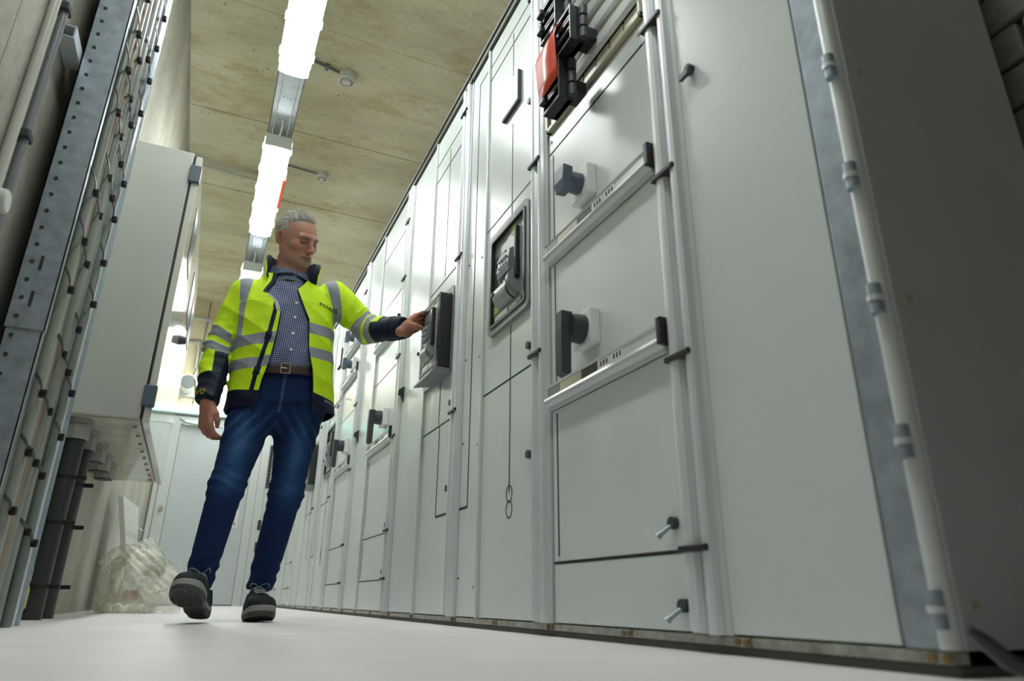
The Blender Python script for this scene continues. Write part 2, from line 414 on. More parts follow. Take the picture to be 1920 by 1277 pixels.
def section(y0, y1, label):
    t = thing('switchgear_cabinet', label, 'cabinet', (XC, y0, 0), 'grey switchgear cabinets along the right side')
    carcass(t, y0, y1); plinth(t, y0, y1); trim(t, y0, y1); return t
def breaker(parent, y0, y1, z0, z1, proud, cover=False):
    """circuit breaker with frame; y0 is the near side"""
    w_, h = y1-y0, z1-z0; X = XC-proud
    b = MB().ring('x', XC+.004, XC-.014, rrect(y0-.012, y1+.012, z0-.012, z1+.012, .028), rrect(y0+.014, y1-.014, z0+.014, z1-.014, .014)).build('circuit_breaker', M['greyplastic'], parent)
    if proud > .02:
        c = MB().ring('x', X-.004, XC, rrect(y0, y1-.10, z0, z1-.03, .008), rrect(y0+.010, y1-.11, z0+.012, z1-.04, .006)); c.build('breaker_casing', M['black'], b)
        y1 = y1-.105; z1 = z1-.035; z0 = z0+.004; w_, h = y1-y0, z1-z0
    MB().ring('x', XC-.002, X-.016 if proud <= .02 else X-.005, rrect(y0+.010, y1-.010, z0+.010, z1-.010, .014), rrect(y0+.022, y1-.022, z0+.022, z1-.022, .010)).build('breaker_gasket', M['black'], b)
    MB().box(X-.001, XC+.01, y0+.016, y1-.016, z0+.016, z1-.016).build('breaker_face', M['facegrey'], b)
    def P(a): return y1-a*w_            # a: 0 far .. 1 near
    def Q(c): return z0+c*h
    MB().box(X-.004, X+.002, P(.93), P(.80), Q(.10), Q(.94)).build('terminal_strip', M['greyplastic'], b)
    m = MB()
    for k in range(9): m.cyl((X-.004, P(.865), Q(.30+k*.065)), (X-.0055, P(.865), Q(.30+k*.065)), .007, 8)
    m.build('terminal_mark', M['lightgrey'], b)
    MB().box(X-.003, X+.002, P(.78), P(.45), Q(.52), Q(.95)).build('display_panel', M['greypanel'], b)
    MB().box(X-.004, X+.001, P(.10), P(.38), Q(.66), Q(.76)).build('rating_window', M['black'], b)
    MB().box(X-.004, X+.001, P(.10), P(.26), Q(.44), Q(.60)).build('status_window', M['black'], b)
    MB().box(X-.0045, X+.001, P(.55), P(.66), Q(.84), Q(.93)).build('green_mark', M['green'], b)
    cu = MB().prism([(X, Q(.70)), (X-.022, Q(.66)), (X-.030, Q(.50)), (X-.026, Q(.44)), (X, Q(.46))], 'y', P(.64), P(.34)).build('control_unit', M['greyplastic'], b)
    m = MB()
    for k in range(4):
        for j in range(2): m.cyl((X-.026, P(.40+k*.06), Q(.53+j*.07)), (X-.034, P(.40+k*.06), Q(.53+j*.07)), .005, 8)
    m.build('control_button', M['lightgrey'], cu)
    MB().box(X-.018, X, P(.76), P(.71), Q(.34), Q(.86), .004).build('charging_lever', M['black'], b)
    MB().cyl((X+.012, P(.24), Q(.30)), (X+.012, P(.66), Q(.30)), .046*h/.38, 24).build('crank_drum', M['lightgrey'], b)
    MB().cyl((X+.010, P(.66), Q(.31)), (X+.010, P(.73), Q(.32)), .053*h/.38, 24).build('crank_end', M['greyplastic'], b)
    MB().cyl((X+.012, P(.59), Q(.30)), (X+.012, P(.63), Q(.30)), .0468*h/.38, 24).build('crank_band', M['black'], b)
    MB().cyl((X-.030, P(.27), Q(.31)), (X-.038, P(.27), Q(.31)), .008, 10).build('crank_pin', M['black'], b)
    MB().box(X-.003, X+.001, P(.10), P(.45), Q(.055), Q(.15)).build('rating_label', M['white'], b)
    MB().box(X-.004, X+.001, P(.50), P(.86), Q(.055), Q(.13)).build('name_plate', M['white'], b)
    MB().box(X-.0055, X-.003, P(.70), P(.82), Q(.08), Q(.11)).build('plate_mark', M['black'], b)
    MB().box(X-.004, X+.001, P(.08), P(.22), Q(.17), Q(.26)).build('green_label', M['green'], b)
    if cover:
        MB().prism([(X-.004, z0+.004), (X-.030, z0-.030), (X-.030, z0-.036), (XC-.01, z0-.02), (XC-.01, z0+.004)], 'y', y0+.005, y1-.01).build('lower_lip', M['greyplastic'], b)
    return b

# --- section 1: blank end column, hinged corner, compartments with two handles
s1 = section(.59, 1.608, 'nearest cabinet, two rotary handles and black fuse switches, blank end column')
panel(s1, .655, .985, .03, ZT)
MB().box(XC-.001, XC+.02, .603, .652, .03, ZT, .002).build('corner_strip', M['galv'], s1)
MB().cyl((XC+.010, .599, .03), (XC+.010, .599, ZT), .013, 14).build('corner_tube', M['aluwhite'], s1)
MB().box(XC+.014, XC+.47, .582, .598, .03, ZT, .002).build('side_panel', M['paint_shaded'], s1)
for z in (.075, .28, .485, .69, .90, 1.11, 1.5, 1.9):
    h_ = MB().cyl((XC-.006, .596, z-.022), (XC-.006, .596, z+.022), .0095, 12).build('corner_hinge', M['galv'], s1)
    MB().cyl((XC-.006, .596, z-.004), (XC-.006, .596, z+.004), .0115, 12).build('hinge_collar', M['alu'], h_)
for z in (.08, .49, .90, 1.31): screw(s1, XC+.045, .582, z, .005, 'brass', 'y')
for z in (.49, .82): screw(s1, XC+.445, .582, z, .005, 'brass', 'y')
key_latch(s1, .925, 1.170, False)
MB().prism([(XC-.010, 1.176), (XC-.020, 1.160), (XC-.022, 1.146), (XC-.010, 1.150)], 'y', .915, .945).build('latch_wing', M['blacksoft'], s1)
post(s1, 1.018, [.171, .536, .962, 1.393])
d = panel(s1, 1.075, 1.600, .03, .169); 
panel(s1, 1.075, 1.600, .171, .563, name='compartment_door'); panel(s1, 1.075, 1.600, .565, .998, name='compartment_door')
panel(s1, 1.075, 1.600, 1.0, 1.388, name='compartment_door'); panel(s1, 1.075, 1.600, 1.390, 1.462)
vline(s1, 1.573, .185, .55); vline(s1, 1.573, .63, .99, .004); vline(s1, 1.573, 1.07, 1.375, .004)
hline(s1, 1.075, 1.600, .170, .004, 'seam'); hline(s1, 1.09, 1.600, 1.389, .004, 'seam')
rail(s1, 1.075, 1.598, .563, 1); rail(s1, 1.075, 1.598, .998, 2)
handle(s1, 1.385, .720, .125, True); handle(s1, 1.375, 1.142, 0, False)
key_latch(s1, 1.098, .222); key_latch(s1, 1.085, .075)
for y in (1.10, 1.585): screw(s1, XC, y, 1.432, .006)
screw(s1, XC, 1.05, .655, .004, 'gap')
# fuse-switch stack: cream frame, glossy strips, black switch blocks
fz = 1.470
fs = MB().box(XC-.012, XC+.02, 1.075, 1.600, fz, fz+.012, .001)
fs.box(XC-.012, XC+.02, 1.075, 1.600, 2.19, 2.24, .001); fs.box(XC-.012, XC+.02, 1.590, 1.600, fz, 2.2); fs.box(XC-.012, XC+.02, 1.075, 1.083, fz, 2.2)
fs = fs.build('fuse_frame', M['cream'], s1)
for k in range(7):
    MB().box(XC-.004, XC+.018, 1.09+k*.071, 1.155+k*.071, fz+.014, fz+.052, .001).build('frame_tile', M['cream'], fs)
for r_ in range(9):
    z = fz+.058+r_*.078
    MB().prism([(XC-.006, z), (XC-.020, z+.004), (XC-.024, z+.030), (XC-.014, z+.040), (XC-.006, z+.042)], 'y', 1.088, 1.585).build('switch_strip', M['whitegloss'], fs)
    MB().box(XC-.008, XC+.018, 1.088, 1.585, z+.044, z+.074).build('strip_channel', M['cream'], fs)
def fuse_block(y, z, hgt):
    h = .044; xa, xb = XC-.118, XC-.074
    b = MB().box(xa, xb, y-h-.005, y-h, z, z+hgt).box(xa, xb, y+h, y+h+.005, z, z+hgt)
    b.box(xa, xb, y-h, y+h, z, z+.009).box(xa, xb, y-h, y+h, z+hgt-.008, z+hgt).box(xb-.014, xb, y-h, y+h, z, z+hgt)
    for k in range(1, 3): b.box(xa+.004, xb, y-h, y+h, z+hgt*k/3-.004, z+hgt*k/3+.004)
    b.box(xb, XC-.02, y-.03, y+.03, z+hgt*.4, z+hgt*.7)
    b = b.build('fuse_switch', M['black'], s1)
    for k in range(3):
        MB().cyl((xb-.008, y-h-.013, z+.004+hgt*k/3), (xb-.008, y-h-.013, z+hgt*(k+1)/3-.004), .0125, 14).build('switch_roller', M['blacksoft'], b)
        MB().box(xa-.0015, xa+.001, y-h-.005, y+h+.005, z+hgt*k/3, z+hgt*k/3+.003).build('switch_rib', M['lightgrey'], b)
    MB().box(xa-.0015, xa+.001, y-h-.005, y-h-.002, z, z+hgt).build('switch_rib', M['lightgrey'], b)
    for k in range(2): MB().box(xa-.018, xa, y+.012, y+.040, z+.02+hgt*k/2, z+.042+hgt*k/2, .004).build('switch_lever', M['black'], b)
fuse_block(1.360, 1.362, .130); fuse_block(1.290, 1.500, .120); fuse_block(1.375, 1.630, .130); fuse_block(1.300, 1.775, .13)
# red bent warning flap hung on the fuse switches
pts = [(.712, 1.592), (.704, 1.586), (.696, 1.570), (.690, 1.540), (.692, 1.500), (.696, 1.450), (.700, 1.408)]
v = []; f = []
for i, (x, z) in enumerate(pts):
    y0 = 1.285+.0005*i; y1 = 1.412-.002*i
    for y in (y0, y1): v.append((x, y, z-(.012 if y == y1 else 0)))
n2 = len(v)
v += [(a+.002, b, c) for a, b, c in v]
for i in range(len(pts)-1):
    a = 2*i; f += [(a, a+1, a+3, a+2), (n2+a, n2+a+2, n2+a+3, n2+a+1), (a, a+2, n2+a+2, n2+a), (a+1, n2+a+1, n2+a+3, a+3)]
f += [(0, n2, n2+1, 1), (n2-2, n2-1, 2*n2-1, 2*n2-2)]
fl = MB().add(v, f, True).build('warning_flap', M['red']); tag(fl, 'red plastic flap hanging on the black fuse switches', 'tag')
tag(fl, 'bent red plastic flap hanging on the black fuse switches', 'flap')

# --- section 2: recessed breaker and narrow panel
def section_breaker(y, label, sy=1.0, blank=True):
    s = section(y-.050, y+.658, label)
    P = lambda a: y+(a-1.66)
    post(s, P(1.662), [.749, 1.404, 2.13])
    y0, y1 = P(1.715), P(2.112)
    panel(s, y0, y1, .03, .738, name='compartment_door')
    MB().ring('x', XC, XC+.018, [(y1-.002, 1.379), (y0+.002, 1.379), (y0+.002, .740), (y1-.002, .740)][::1], [(y1-.06, 1.30), (y0+.03, 1.30), (y0+.03, .935), (y1-.06, .935)]).build('compartment_door', M['paint'], s)
    panel(s, y0, y1, 1.381, 2.10, name='compartment_door'); panel(s, y0, y1, 2.102, ZT)
    hline(s, y0, y1, 1.380, .0035, 'seam'); hline(s, y0, y1, .739, .0035, 'seam'); hline(s, y0, y1, 2.101, .0035, 'seam')
    yl = P(1.885); vline(s, yl, .382, .92); vline(s, yl, 1.33, 1.72, .004); vline(s, yl, 1.92, 2.15)
    hline(s, y0, y1, 2.17, .005)
    breaker(s, P(1.735), P(2.045), .940, 1.305, .002)
    pl = MB().box(XC-.014, XC, P(1.812), P(1.958), 1.772, 1.912, .001).build('notice_plate', M['blacksoft'], s)
    MB().box(XC-.0155, XC-.012, P(1.8155), P(1.952), 1.779, 1.907, .0005).build('plate_face', M['paint'], pl)
    for z in (.379-.0, .333):
        c = MB(); n = 28
        o_ = [(yl+.023*math.cos(2*math.pi*k/n), z-.0+.026*math.sin(2*math.pi*k/n)) for k in range(n)]
        i_ = [(yl+.0195*math.cos(2*math.pi*k/n), z+.0225*math.sin(2*math.pi*k/n)) for k in range(n)]
        c.ring('x', XC-.0012, XC+.001, o_, i_); c.build('transformer_symbol', M['line'], s)
    key_latch(s, P(1.738), .80, False); key_latch(s, P(1.728), 1.70, False); key_latch(s, P(1.738), .47, False)
    MB().box(XC-.010, XC+.018, y1, y1+.014, .03, ZT, .002).build('divider_strip', M['aluwhite'], s)
    panel(s, y1+.014, P(2.317), .03, ZT)
    yy = P(2.238)
    vline(s, yy, .380, 2.18, .006); hline(s, yy, P(2.317), .380, .008); hline(s, yy-.11+.0, yy, 2.18, .006)
    for z in (.12, .58, .9, 1.3): screw(s, XC, P(2.16), z, .004); screw(s, XC, P(2.30), z+.03, .0035, 'gap')
    return s
section_breaker(1.66, 'cabinet with flush circuit breaker and two interlocked circles drawn below')
# --- section 3: protruding breaker
def section_proud(y, label, y_end, posty):
    s = section(y-.050, y_end, label)
    P = lambda a: y+(a-2.372)
    post(s, P(2.372), [.749, 1.404, 2.13] if True else [])
    y0, y1 = P(2.428), y_end-.010
    panel(s, y0, y1, .03, .738, name='compartment_door'); panel(s, y0, y1, .740, 1.40, name='compartment_door')
    panel(s, y0, y1, 1.402, 2.02, name='compartment_door'); panel(s, y0, y1, 2.022, ZT)
    for z in (.739, 1.401, 2.021): hline(s, y0, y1, z, .0035, 'seam')
    vline(s, P(2.585), .38, .735, .006); vline(s, P(2.60), .745, .93, .004); hline(s, y0, P(2.585), .380, .008)
    vline(s, P(2.61), 1.42, 2.10, .005); hline(s, y0, y1, 2.12, .005)
    breaker(s, P(2.452), P(2.80), .945, 1.30, .062, cover=True)
    key_latch(s, P(2.445), .80, False); key_latch(s, P(2.445), .47, False)
    MB().box(XC-.010, XC+.018, y_end-.012, y_end, .03, ZT, .002).build('divider_strip', M['aluwhite'], s)
    return s
section_proud(2.372, 'cabinet with the protruding black circuit breaker the man touches', 2.820, 0)
# --- section 4, 5: blank column and compartments
def section_comp(ya, yp, yb, label, style):
    """blank panel ya..yp-.05, post at yp, compartments to yb"""
    s = section(ya, yb, label)
    panel(s, ya+.004, yp-.055, .03, ZT)
    post(s, yp, [.171, .386, .835, 1.255, 1.70, 2.05])
    y0, y1 = yp+.055, yb-.014
    zs = style['seams']
    for a, b in zip([.03]+zs, zs+[ZT]):
        panel(s, y0, y1, a, b, name='compartment_door')
    for z in zs: hline(s, y0, y1, z, .0035, 'seam')
    for z in style['rails']: rail(s, y0+.004, y1-.01, z, int(z*10)+int(ya*10))
    for z, big in style['handles']: handle(s, y0+.20, z, .14, big)
    for z in zs: key_latch(s, y0+.018, z+.035, False)
    MB().box(XC-.010, XC+.018, yb-.013, yb-.001, .03, ZT, .002).build('divider_strip', M['aluwhite'], s)
    vline(s, y1-.03, .18, .37, .003); vline(s, y1-.03, .40, .80, .003)
    b = MB().prism([(XC, 1.07), (XC-.028, 1.05), (XC-.03, 1.03), (XC-.014, 1.02), (XC, .99)], 'y', yp-.085, yp-.065).build('door_latch', M['black'], s)
    return s
section_comp(2.822, 3.262, 3.872, 'cabinet behind the raised hand, one black lever handle above a label rail', dict(seams=[.169, .382, .828, 1.248, 1.69, 2.06], rails=[.828, 1.44], handles=[(.985, True)]))
section_comp(3.874, 4.290, 4.893, 'cabinet beside the jacket with two small black handles above a larger one', dict(seams=[.169, .388, .865, 1.256, 1.49, 1.718, 2.10], rails=[.865, 1.49, 1.718], handles=[(1.03, True), (1.60, False), (1.80, False)]))
section_breaker(4.947, 'distant cabinet with flush circuit breaker, partly hidden by the blue jeans')
section_proud(5.661, 'distant cabinet with a dark protruding breaker just beside the jeans', 6.15, 0)
section_comp(6.152, 6.60, 7.20, 'cabinet near the far end, mostly hidden behind his left leg', dict(seams=[.169, .388, .865, 1.256, 1.718], rails=[.865], handles=[(1.03, True)]))
section_comp(7.202, 7.62, 8.25, 'last cabinet of the row before the deeper switch unit', dict(seams=[.169, .388, .865, 1.256, 1.718], rails=[.865], handles=[]))
# far deeper unit
t = thing('switch_unit', 'deeper white switch unit at the far end with black slotted vent', 'cabinet', (.69, 8.27, 0))
MB().box(.69, 1.28, 8.27, 8.96, .03, 2.28, .004).build('carcass', M['doorframe'], t)
MB().box(.70, 1.28, 8.28, 8.95, 0, .03).build('plinth_base', M['plinthdark'], t)
for k in range(14):
    MB().box(.655, .688, 8.36, 8.46, 1.27+k*.036, 1.292+k*.036, .004).build('vent_slat', M['black'], t)
for z in (.86, .62):
    h_ = MB().box(.664, .69, 8.40, 8.47, z-.05, z+.03, .003).build('handle_plate', M['white'], t)
    MB().box(.628, .662, 8.39, 8.44, z-.06, z+.05, .004).build('handle_lever', M['black'], h_)

# black cable lying by the near corner
tag(MB().tube([(.735, .500, .058), (.757, .500, .046), (.79, .50, .026), (.83, .50, .013), (.92, .49, .009), (1.15, .46, .009)], [.004, .008, .009, .009, .009, .009], 10).build('black_cable', M['black']), 'thick black cable end lying below the dark side panel', 'cable')

# ------------------------------------------------------------------ back wall: door and fittings
def back_door():
    x0, x1, zt = -.350, .500, 2.03
    MB().box(x0-.12, x0-.004, YB-.05, YB, 0, zt+.10, .003).build('door_1', M['doorframe'], None, kind=S)
    d1 = bpy.data.objects['door_1']
    MB().box(x1+.004, x1+.10, YB-.05, YB, 0, zt+.10, .003).build('door_frame', M['doorframe'], d1)
    MB().box(x0-.004, x1+.004, YB-.05, YB, zt+.004, zt+.10, .003).build('door_frame', M['doorframe'], d1)
    lf = MB().box(x0, x1, YB-.045, YB-.005, .012, zt, .002).build('door_leaf', M['door'], d1)
    MB().box(x1-.13, x1-.06, YB-.055, YB-.045, .86, 1.06, .002).build('lock_plate', M['white'], d1)
    MB().tube([(x1-.095, YB-.05, 1.03), (x1-.095, YB-.09, 1.03), (x1-.11, YB-.095, 1.03), (x1-.23, YB-.095, 1.03)], .009, 8).build('door_handle', M['white'], d1)
    MB().box(x1-.10, x1-.088, YB-.058, YB-.054, .885, .925).build('keyhole', M['black'], d1)
    MB().box(x0+.03, x0+.33, YB-.10, YB-.045, zt-.01, zt+.05, .004).build('door_closer', M['white'], d1)
    MB().tube([(x0+.25, YB-.11, zt-.01), (x0+.05, YB-.25, zt-.02), (x0-.02, YB-.10, zt+.05)], .010, 8).build('closer_arm', M['greyplastic'], d1)
    MB().cyl((x0-.05, YB-.05, 1.04), (x0-.05, YB-.09, 1.04), .022, 12).build('door_knob', M['brass'], d1)
back_door()
tag(MB().box(.602, .689, YB-.06, YB-.001, 0, 2.13, .003).build('white_filler_panel', M['doorframe']), 'narrow white filler panel between the door frame and the far switch unit', 'panel')
t = thing('side_frame_panel', 'white panelled side frame left of the door', 'panel', (-.62, YB-.03, 0))
MB().box(-.555, -.475, YB-.04, YB-.001, 0, 2.10, .003).build('frame_panel', M['doorframe'], t)
tag(MB().cyl((-.535, YB-.05, .02), (-.535, YB-.05, 1.9), .008, 8).build('copper_pipe', M['rust']), 'thin rusty brown pipe left of the door', 'pipe')
t = thing('emergency_light', 'glowing turquoise exit light above the white door', 'lamp', (0, YB-.1, 2.18))
MB().box(-.56, .40, YB-.09, YB-.001, 2.155, 2.26, .01).build('housing', M['white'], t)
MB().box(-.54, .38, YB-.105, YB-.088, 2.165, 2.25, .005).build('glowing_panel', M['teal'], t)
t = thing('wall_speaker', 'round white wall sounder with grey grille left of his sleeve', 'speaker', (-.33, YB-.1, 2.5))
MB().box(-.50, -.22, YB-.03, YB-.001, 2.38, 2.62, .01).build('back_plate', M['greybox'], t)
MB().cyl((-.36, YB-.03, 2.53), (-.36, YB-.16, 2.53), .11, 28, r2=.10).build('bowl', M['white'], t)
MB().cyl((-.36, YB-.155, 2.53), (-.36, YB-.168, 2.53), .085, 28).build('grille', M['greyplastic'], t)
t = thing('wall_conduit', 'grey conduit pair bent down behind the right sleeve', 'conduit', (-.3, YB, 3.1))
MB().tube([(-.55, YB-.03, 3.10), (-.30, YB-.03, 3.12), (-.28, YB-.03, 3.05), (-.29, YB-.03, 2.75), (-.33, YB-.04, 2.60)], .012, 8).build('pipe', M['beigepipe'], t)
MB().tube([(-.55, YB-.03, 3.05), (-.34, YB-.03, 3.07), (-.32, YB-.03, 3.0), (-.31, YB-.03, 2.75)], .010, 8).build('pipe', M['greybox'], t)
tag(MB().cyl((-.27, YB-.012, 2.3), (-.27, YB-.012, 3.66), .006, 8).build('wall_wire', M['beigepipe']), 'thin vertical wire running down the cream back wall', 'wire')
tag(MB().box(-.54, .8, YB-.03, YB-.001, 3.40, 3.425).build('wall_strip', M['greybox']), 'horizontal grey strip high on the cream back wall', 'strip')
tag(MB().box(-.5, .8, YB-.02, YB-.001, 2.14, 2.15).build('lintel_line', M['greybox']), 'narrow lintel strip over the door', 'strip')

# ------------------------------------------------------------------ wall box on the left
bx0, bx1, by0, by1, bz0, bz1 = XL+.005, -.279, 3.10, 4.88, .755, 2.055
t = thing('wall_box', 'tall grey electrical box hung on the left wall', 'cabinet', ((bx0+bx1)/2, by0, bz0))
MB().box(bx0, bx1, by0, by1, bz0+.004, bz1, .004).build('body', M['paint2'], t)
MB().box(bx0+.03, bx1-.004, by0+.012, by1-.012, bz0-.001, bz0+.006).build('gland_plate', M['boxunder'], t)
MB().box(bx1+.001, bx1+.010, by0+.008, by1-.008, bz0+.008, bz1-.008).build('door_seal', M['black'], t)
ym = 3.95
for a, b in ((by0+.002, ym-.003), (ym+.003, by1)):
    dr = MB().box(bx1+.010, bx1+.038, a, b, bz0-.008, bz1-.012, .004).build('box_door', M['boxdoor'], t)
for a, z0, z1 in ((3.35, 1.86, 1.95), (4.10, 1.84, 1.94), (4.50, 1.84, 1.94)):
    MB().box(bx1+.036, bx1+.041, a, a+.30, z0-.22, z0+.05, .002).build('meter_window', M['black'], t)
for z in (.86, 1.94):
    MB().box(bx1-.004, bx1+.044, by0-.014, by0+.020, z-.045, z+.045, .004).build('door_hinge', M['bluegrey'], t)
MB().cyl((bx1+.038, 3.86, 1.375), (bx1+.075, 3.86, 1.375), .028, 16, r2=.020).build('door_knob', M['blacksoft'], t)
for k in range(9):
    y = 3.22+k*.19; MB().cyl((bx1-.02, y, bz0-.001), (bx1-.02, y, bz0-.009), .008, 8).build('screw', M['gland'], t)
for i, (gx, gy) in enumerate(((-.500, 3.19), (-.500, 3.42), (-.490, 3.72), (-.490, 3.98), (-.490, 4.24))):
    g = MB().cyl((gx, gy, bz0), (gx, gy, bz0-.022), .056, 24)
    g = g.build('cable_gland', M['gland'], t)
    MB().cyl((gx, gy, bz0-.024), (gx, gy, bz0-.085), .050, 8, smooth=False).build('gland_nut', M['gland'], g)
    MB().cyl((gx, gy, bz0-.085), (gx, gy, bz0-.090), .044, 20).build('gland_ring', M['black'], g)
PL = ['thick black pipe dropping from the nearest gland, closest to the cables', 'second thick black pipe from the camera, rising to the wall box', 'black pipe behind the first two below the wall box']
for i, (gx, gy) in enumerate(((-.500, 3.19), (-.500, 3.42))):
    by = (3.175, 3.385)[i]; bxx = (-.505, -.498)[i]
    tp = thing('cable_pipe', PL[i], 'pipe', (bxx, by, 0), 'black pipes below the wall box')
    pts = []
    for k in range(13):
        u = k/12; s_ = max(0, (u-.35)/.65); s_ = s_*s_*(3-2*s_)
        pts.append((bxx+(gx-bxx)*s_, by+(gy-by)*s_, u*(bz0-.06)))
    MB().tube(pts, .040, 16).build('pipe', M['pipe'], tp)
    for z in (.17, .36, .55):
        k = min(12, int(z/(bz0-.06)*12)); p = pts[k]
        c = MB(); n = 20
        c.ring('z', p[2]-.005, p[2]+.005, [(p[0]+.0435*math.cos(2*math.pi*j/n), p[1]+.0435*math.sin(2*math.pi*j/n)) for j in range(n)], [(p[0]+.0385*math.cos(2*math.pi*j/n), p[1]+.0385*math.sin(2*math.pi*j/n)) for j in range(n)])
        c.box(p[0]+.035, p[0]+.075, p[1]-.012, p[1]+.010, p[2]-.008, p[2]+.008, .002)
        c.build('tie_strap', M['tie'], tp)
for z, lb in ((.17, 'lowest'), (.36, 'middle'), (.55, 'upper')):
    o = MB().box(XL, XL+.012, 2.70, 3.52, z-.012, z+.012, .002).build('mounting_rail', M['galv'])
    tag(o, f'{lb} short galvanised mounting rail behind the black pipes', 'rail', 'mounting rails behind the pipes')

# ------------------------------------------------------------------ vertical cable tray with cables and ties
tx0, tx1, ty0, ty1 = -.505, -.425, 1.93, 2.47
t = thing('cable_tray', 'tall vertical galvanised cable tray on the left wall', 'cable tray', (tx0, ty0, 0))
for nm, a, b, dx in (('side_rail', 0.0, .70, .0), ('side_rail', .70, 3.4, .004)):
    m = MB().box(tx0-dx, tx1+dx, ty0-dx, ty0+.003-dx, a, b); m.box(tx1-.003+dx, tx1+dx, ty0-dx, ty0+.018, a, b); m.box(tx0-dx, tx0+.003-dx, ty0-dx, ty0+.018, a, b)
    m.build(nm, M['galv'], t)
MB().box(tx0, tx0+.003, ty0, ty1, 0, 3.4).build('tray_back', M['galv'], t)
m = MB().box(tx0, tx1, ty1-.003, ty1, 0, 3.4); m.box(tx1-.004, tx1, ty1-.020, ty1, 0, 3.4); m.build('side_rail', M['alu'], t)
m = MB()
for k in range(60):
    z = .03+k*.05
    m.cyl((-.487, ty0-.001-(.004 if z > .7 else 0), z), (-.487, ty0-.0018-(.004 if z > .7 else 0), z), .0052, 10)
    if .7 < z < .92 and k % 2: m.box(-.470, -.463, ty0-.0062, ty0-.004, z-.02, z+.02)
m.build('rail_hole', M['gap'], t, kind='stuff')
for z in (1.53, .52, 2.6):
    MB().ring('y', ty0-.11, ty0+.03, [(XL+.002, z-.02), (tx0-.006, z-.02), (tx0-.006, z+.02), (XL+.002, z+.02)], [(XL+.006, z-.016), (tx0-.010, z-.016), (tx0-.010, z+.016), (XL+.006, z+.016)]).build('strut_channel', M['alu'], t)
rg = random.Random(4)
nC = 17; pitch = (ty1-ty0-.04)/nC
GR = 'grey cables strapped in the vertical tray'
for k in range(nC):
    y = ty0+.022+pitch*(k+.5); dep = rg.uniform(-.010, .010)+(.006 if 3 < k < 10 else 0); rr = rg.choice((.0128, .0137, .0144))
    pts = [(tx1-.018+dep+.004*math.sin(z*2.1+k*1.7), y+.001*math.sin(z*3+k), z) for z in np.linspace(0.0, 3.4, 22)]
    mt = M['cables'][4] if k == nC-1 else (M['cables'][2] if k in (5, 11) else rg.choice(M['cables'][:2]+[M['cables'][3]]))
    o = MB().tube(pts, rr, 8).build('cable', mt)
    W9 = ['first', 'second', 'third', 'fourth', 'fifth', 'sixth', 'seventh', 'eighth', 'ninth', 'tenth', 'eleventh', 'twelfth', 'thirteenth', 'fourteenth', 'fifteenth', 'sixteenth', 'seventeenth']
    lb = {16: 'dull blue cable at the far edge of the tray', 5: 'tan stained cable, sixth from the perforated rail', 11: 'tan stained cable, twelfth from the perforated rail'}.get(k, f'grey sheathed cable, {W9[k]} from the perforated rail of the tray')
    tag(o, lb, 'cable', GR)
# cable ties: short steps of black straps with their locking heads
rows = [.30+.15*i for i in range(14)]
PL4 = ['beside the perforated rail', 'left of the middle of the tray', 'right of the middle of the tray', 'by the far edge of the tray']
for i, z in enumerate(rows):
    for j in range(4):
        ya = ty0+.03+j*.118+rg.uniform(-.008, .008); yb = ya+.10; zz = z+.018*j*(-1 if i % 2 else -1)+rg.uniform(-.01, .01)
        if rg.random() < .12: continue
        m = MB(); n = 7; pts = []
        for q in range(n):
            u = q/(n-1); pts.append((tx1+.004+.006*math.sin(u*math.pi), ya+(yb-ya)*u, zz-.022*u))
        for q in range(n-1):
            a, b = pts[q], pts[q+1]
            m.add([(a[0], a[1], a[2]-.005), (a[0]+.0022, a[1], a[2]-.005), (a[0]+.0022, a[1], a[2]+.005), (a[0], a[1], a[2]+.005), (b[0], b[1], b[2]-.005), (b[0]+.0022, b[1], b[2]-.005), (b[0]+.0022, b[1], b[2]+.005), (b[0], b[1], b[2]+.005)],
                  [(0, 1, 5, 4), (1, 2, 6, 5), (2, 3, 7, 6), (3, 0, 4, 7), (0, 3, 2, 1), (4, 5, 6, 7)])
        m.box(tx1+.002, tx1+.019, yb-.010, yb+.008, zz-.034, zz-.012, .004)
        o = m.build('cable_tie', M['tie']); tag(o, f'black cable tie {PL4[j]}, {W9[i]} row up from the floor', 'cable tie', 'black cable ties on the vertical tray')
tag(MB().tube([(-.44, 2.56, .13), (-.43, 2.57, .10), (-.435, 2.60, .05), (-.47, 2.62, .006)], .006, 8).build('earth_wire', M['yellowgreen']), 'yellow green earth wire at the foot of the tray', 'wire')
tag(MB().box(-.455, -.428, 2.54, 2.58, .12, .165, .003).build('cable_connector', M['brass']), 'small metal connector at the foot of the cable tray', 'connector')
for dy, rr, lb in ((.03, .014, 'grey conduit just beyond the far edge of the cable tray'), (.075, .013, 'second grey conduit beyond the far edge of the cable tray')):
    tag(MB().cyl((-.445+dy*.1, ty1+dy, 0), (-.445+dy*.1, ty1+dy, 3.4), rr, 10).build('tray_conduit', M['galv']), lb, 'conduit', 'conduits beside the cable tray')
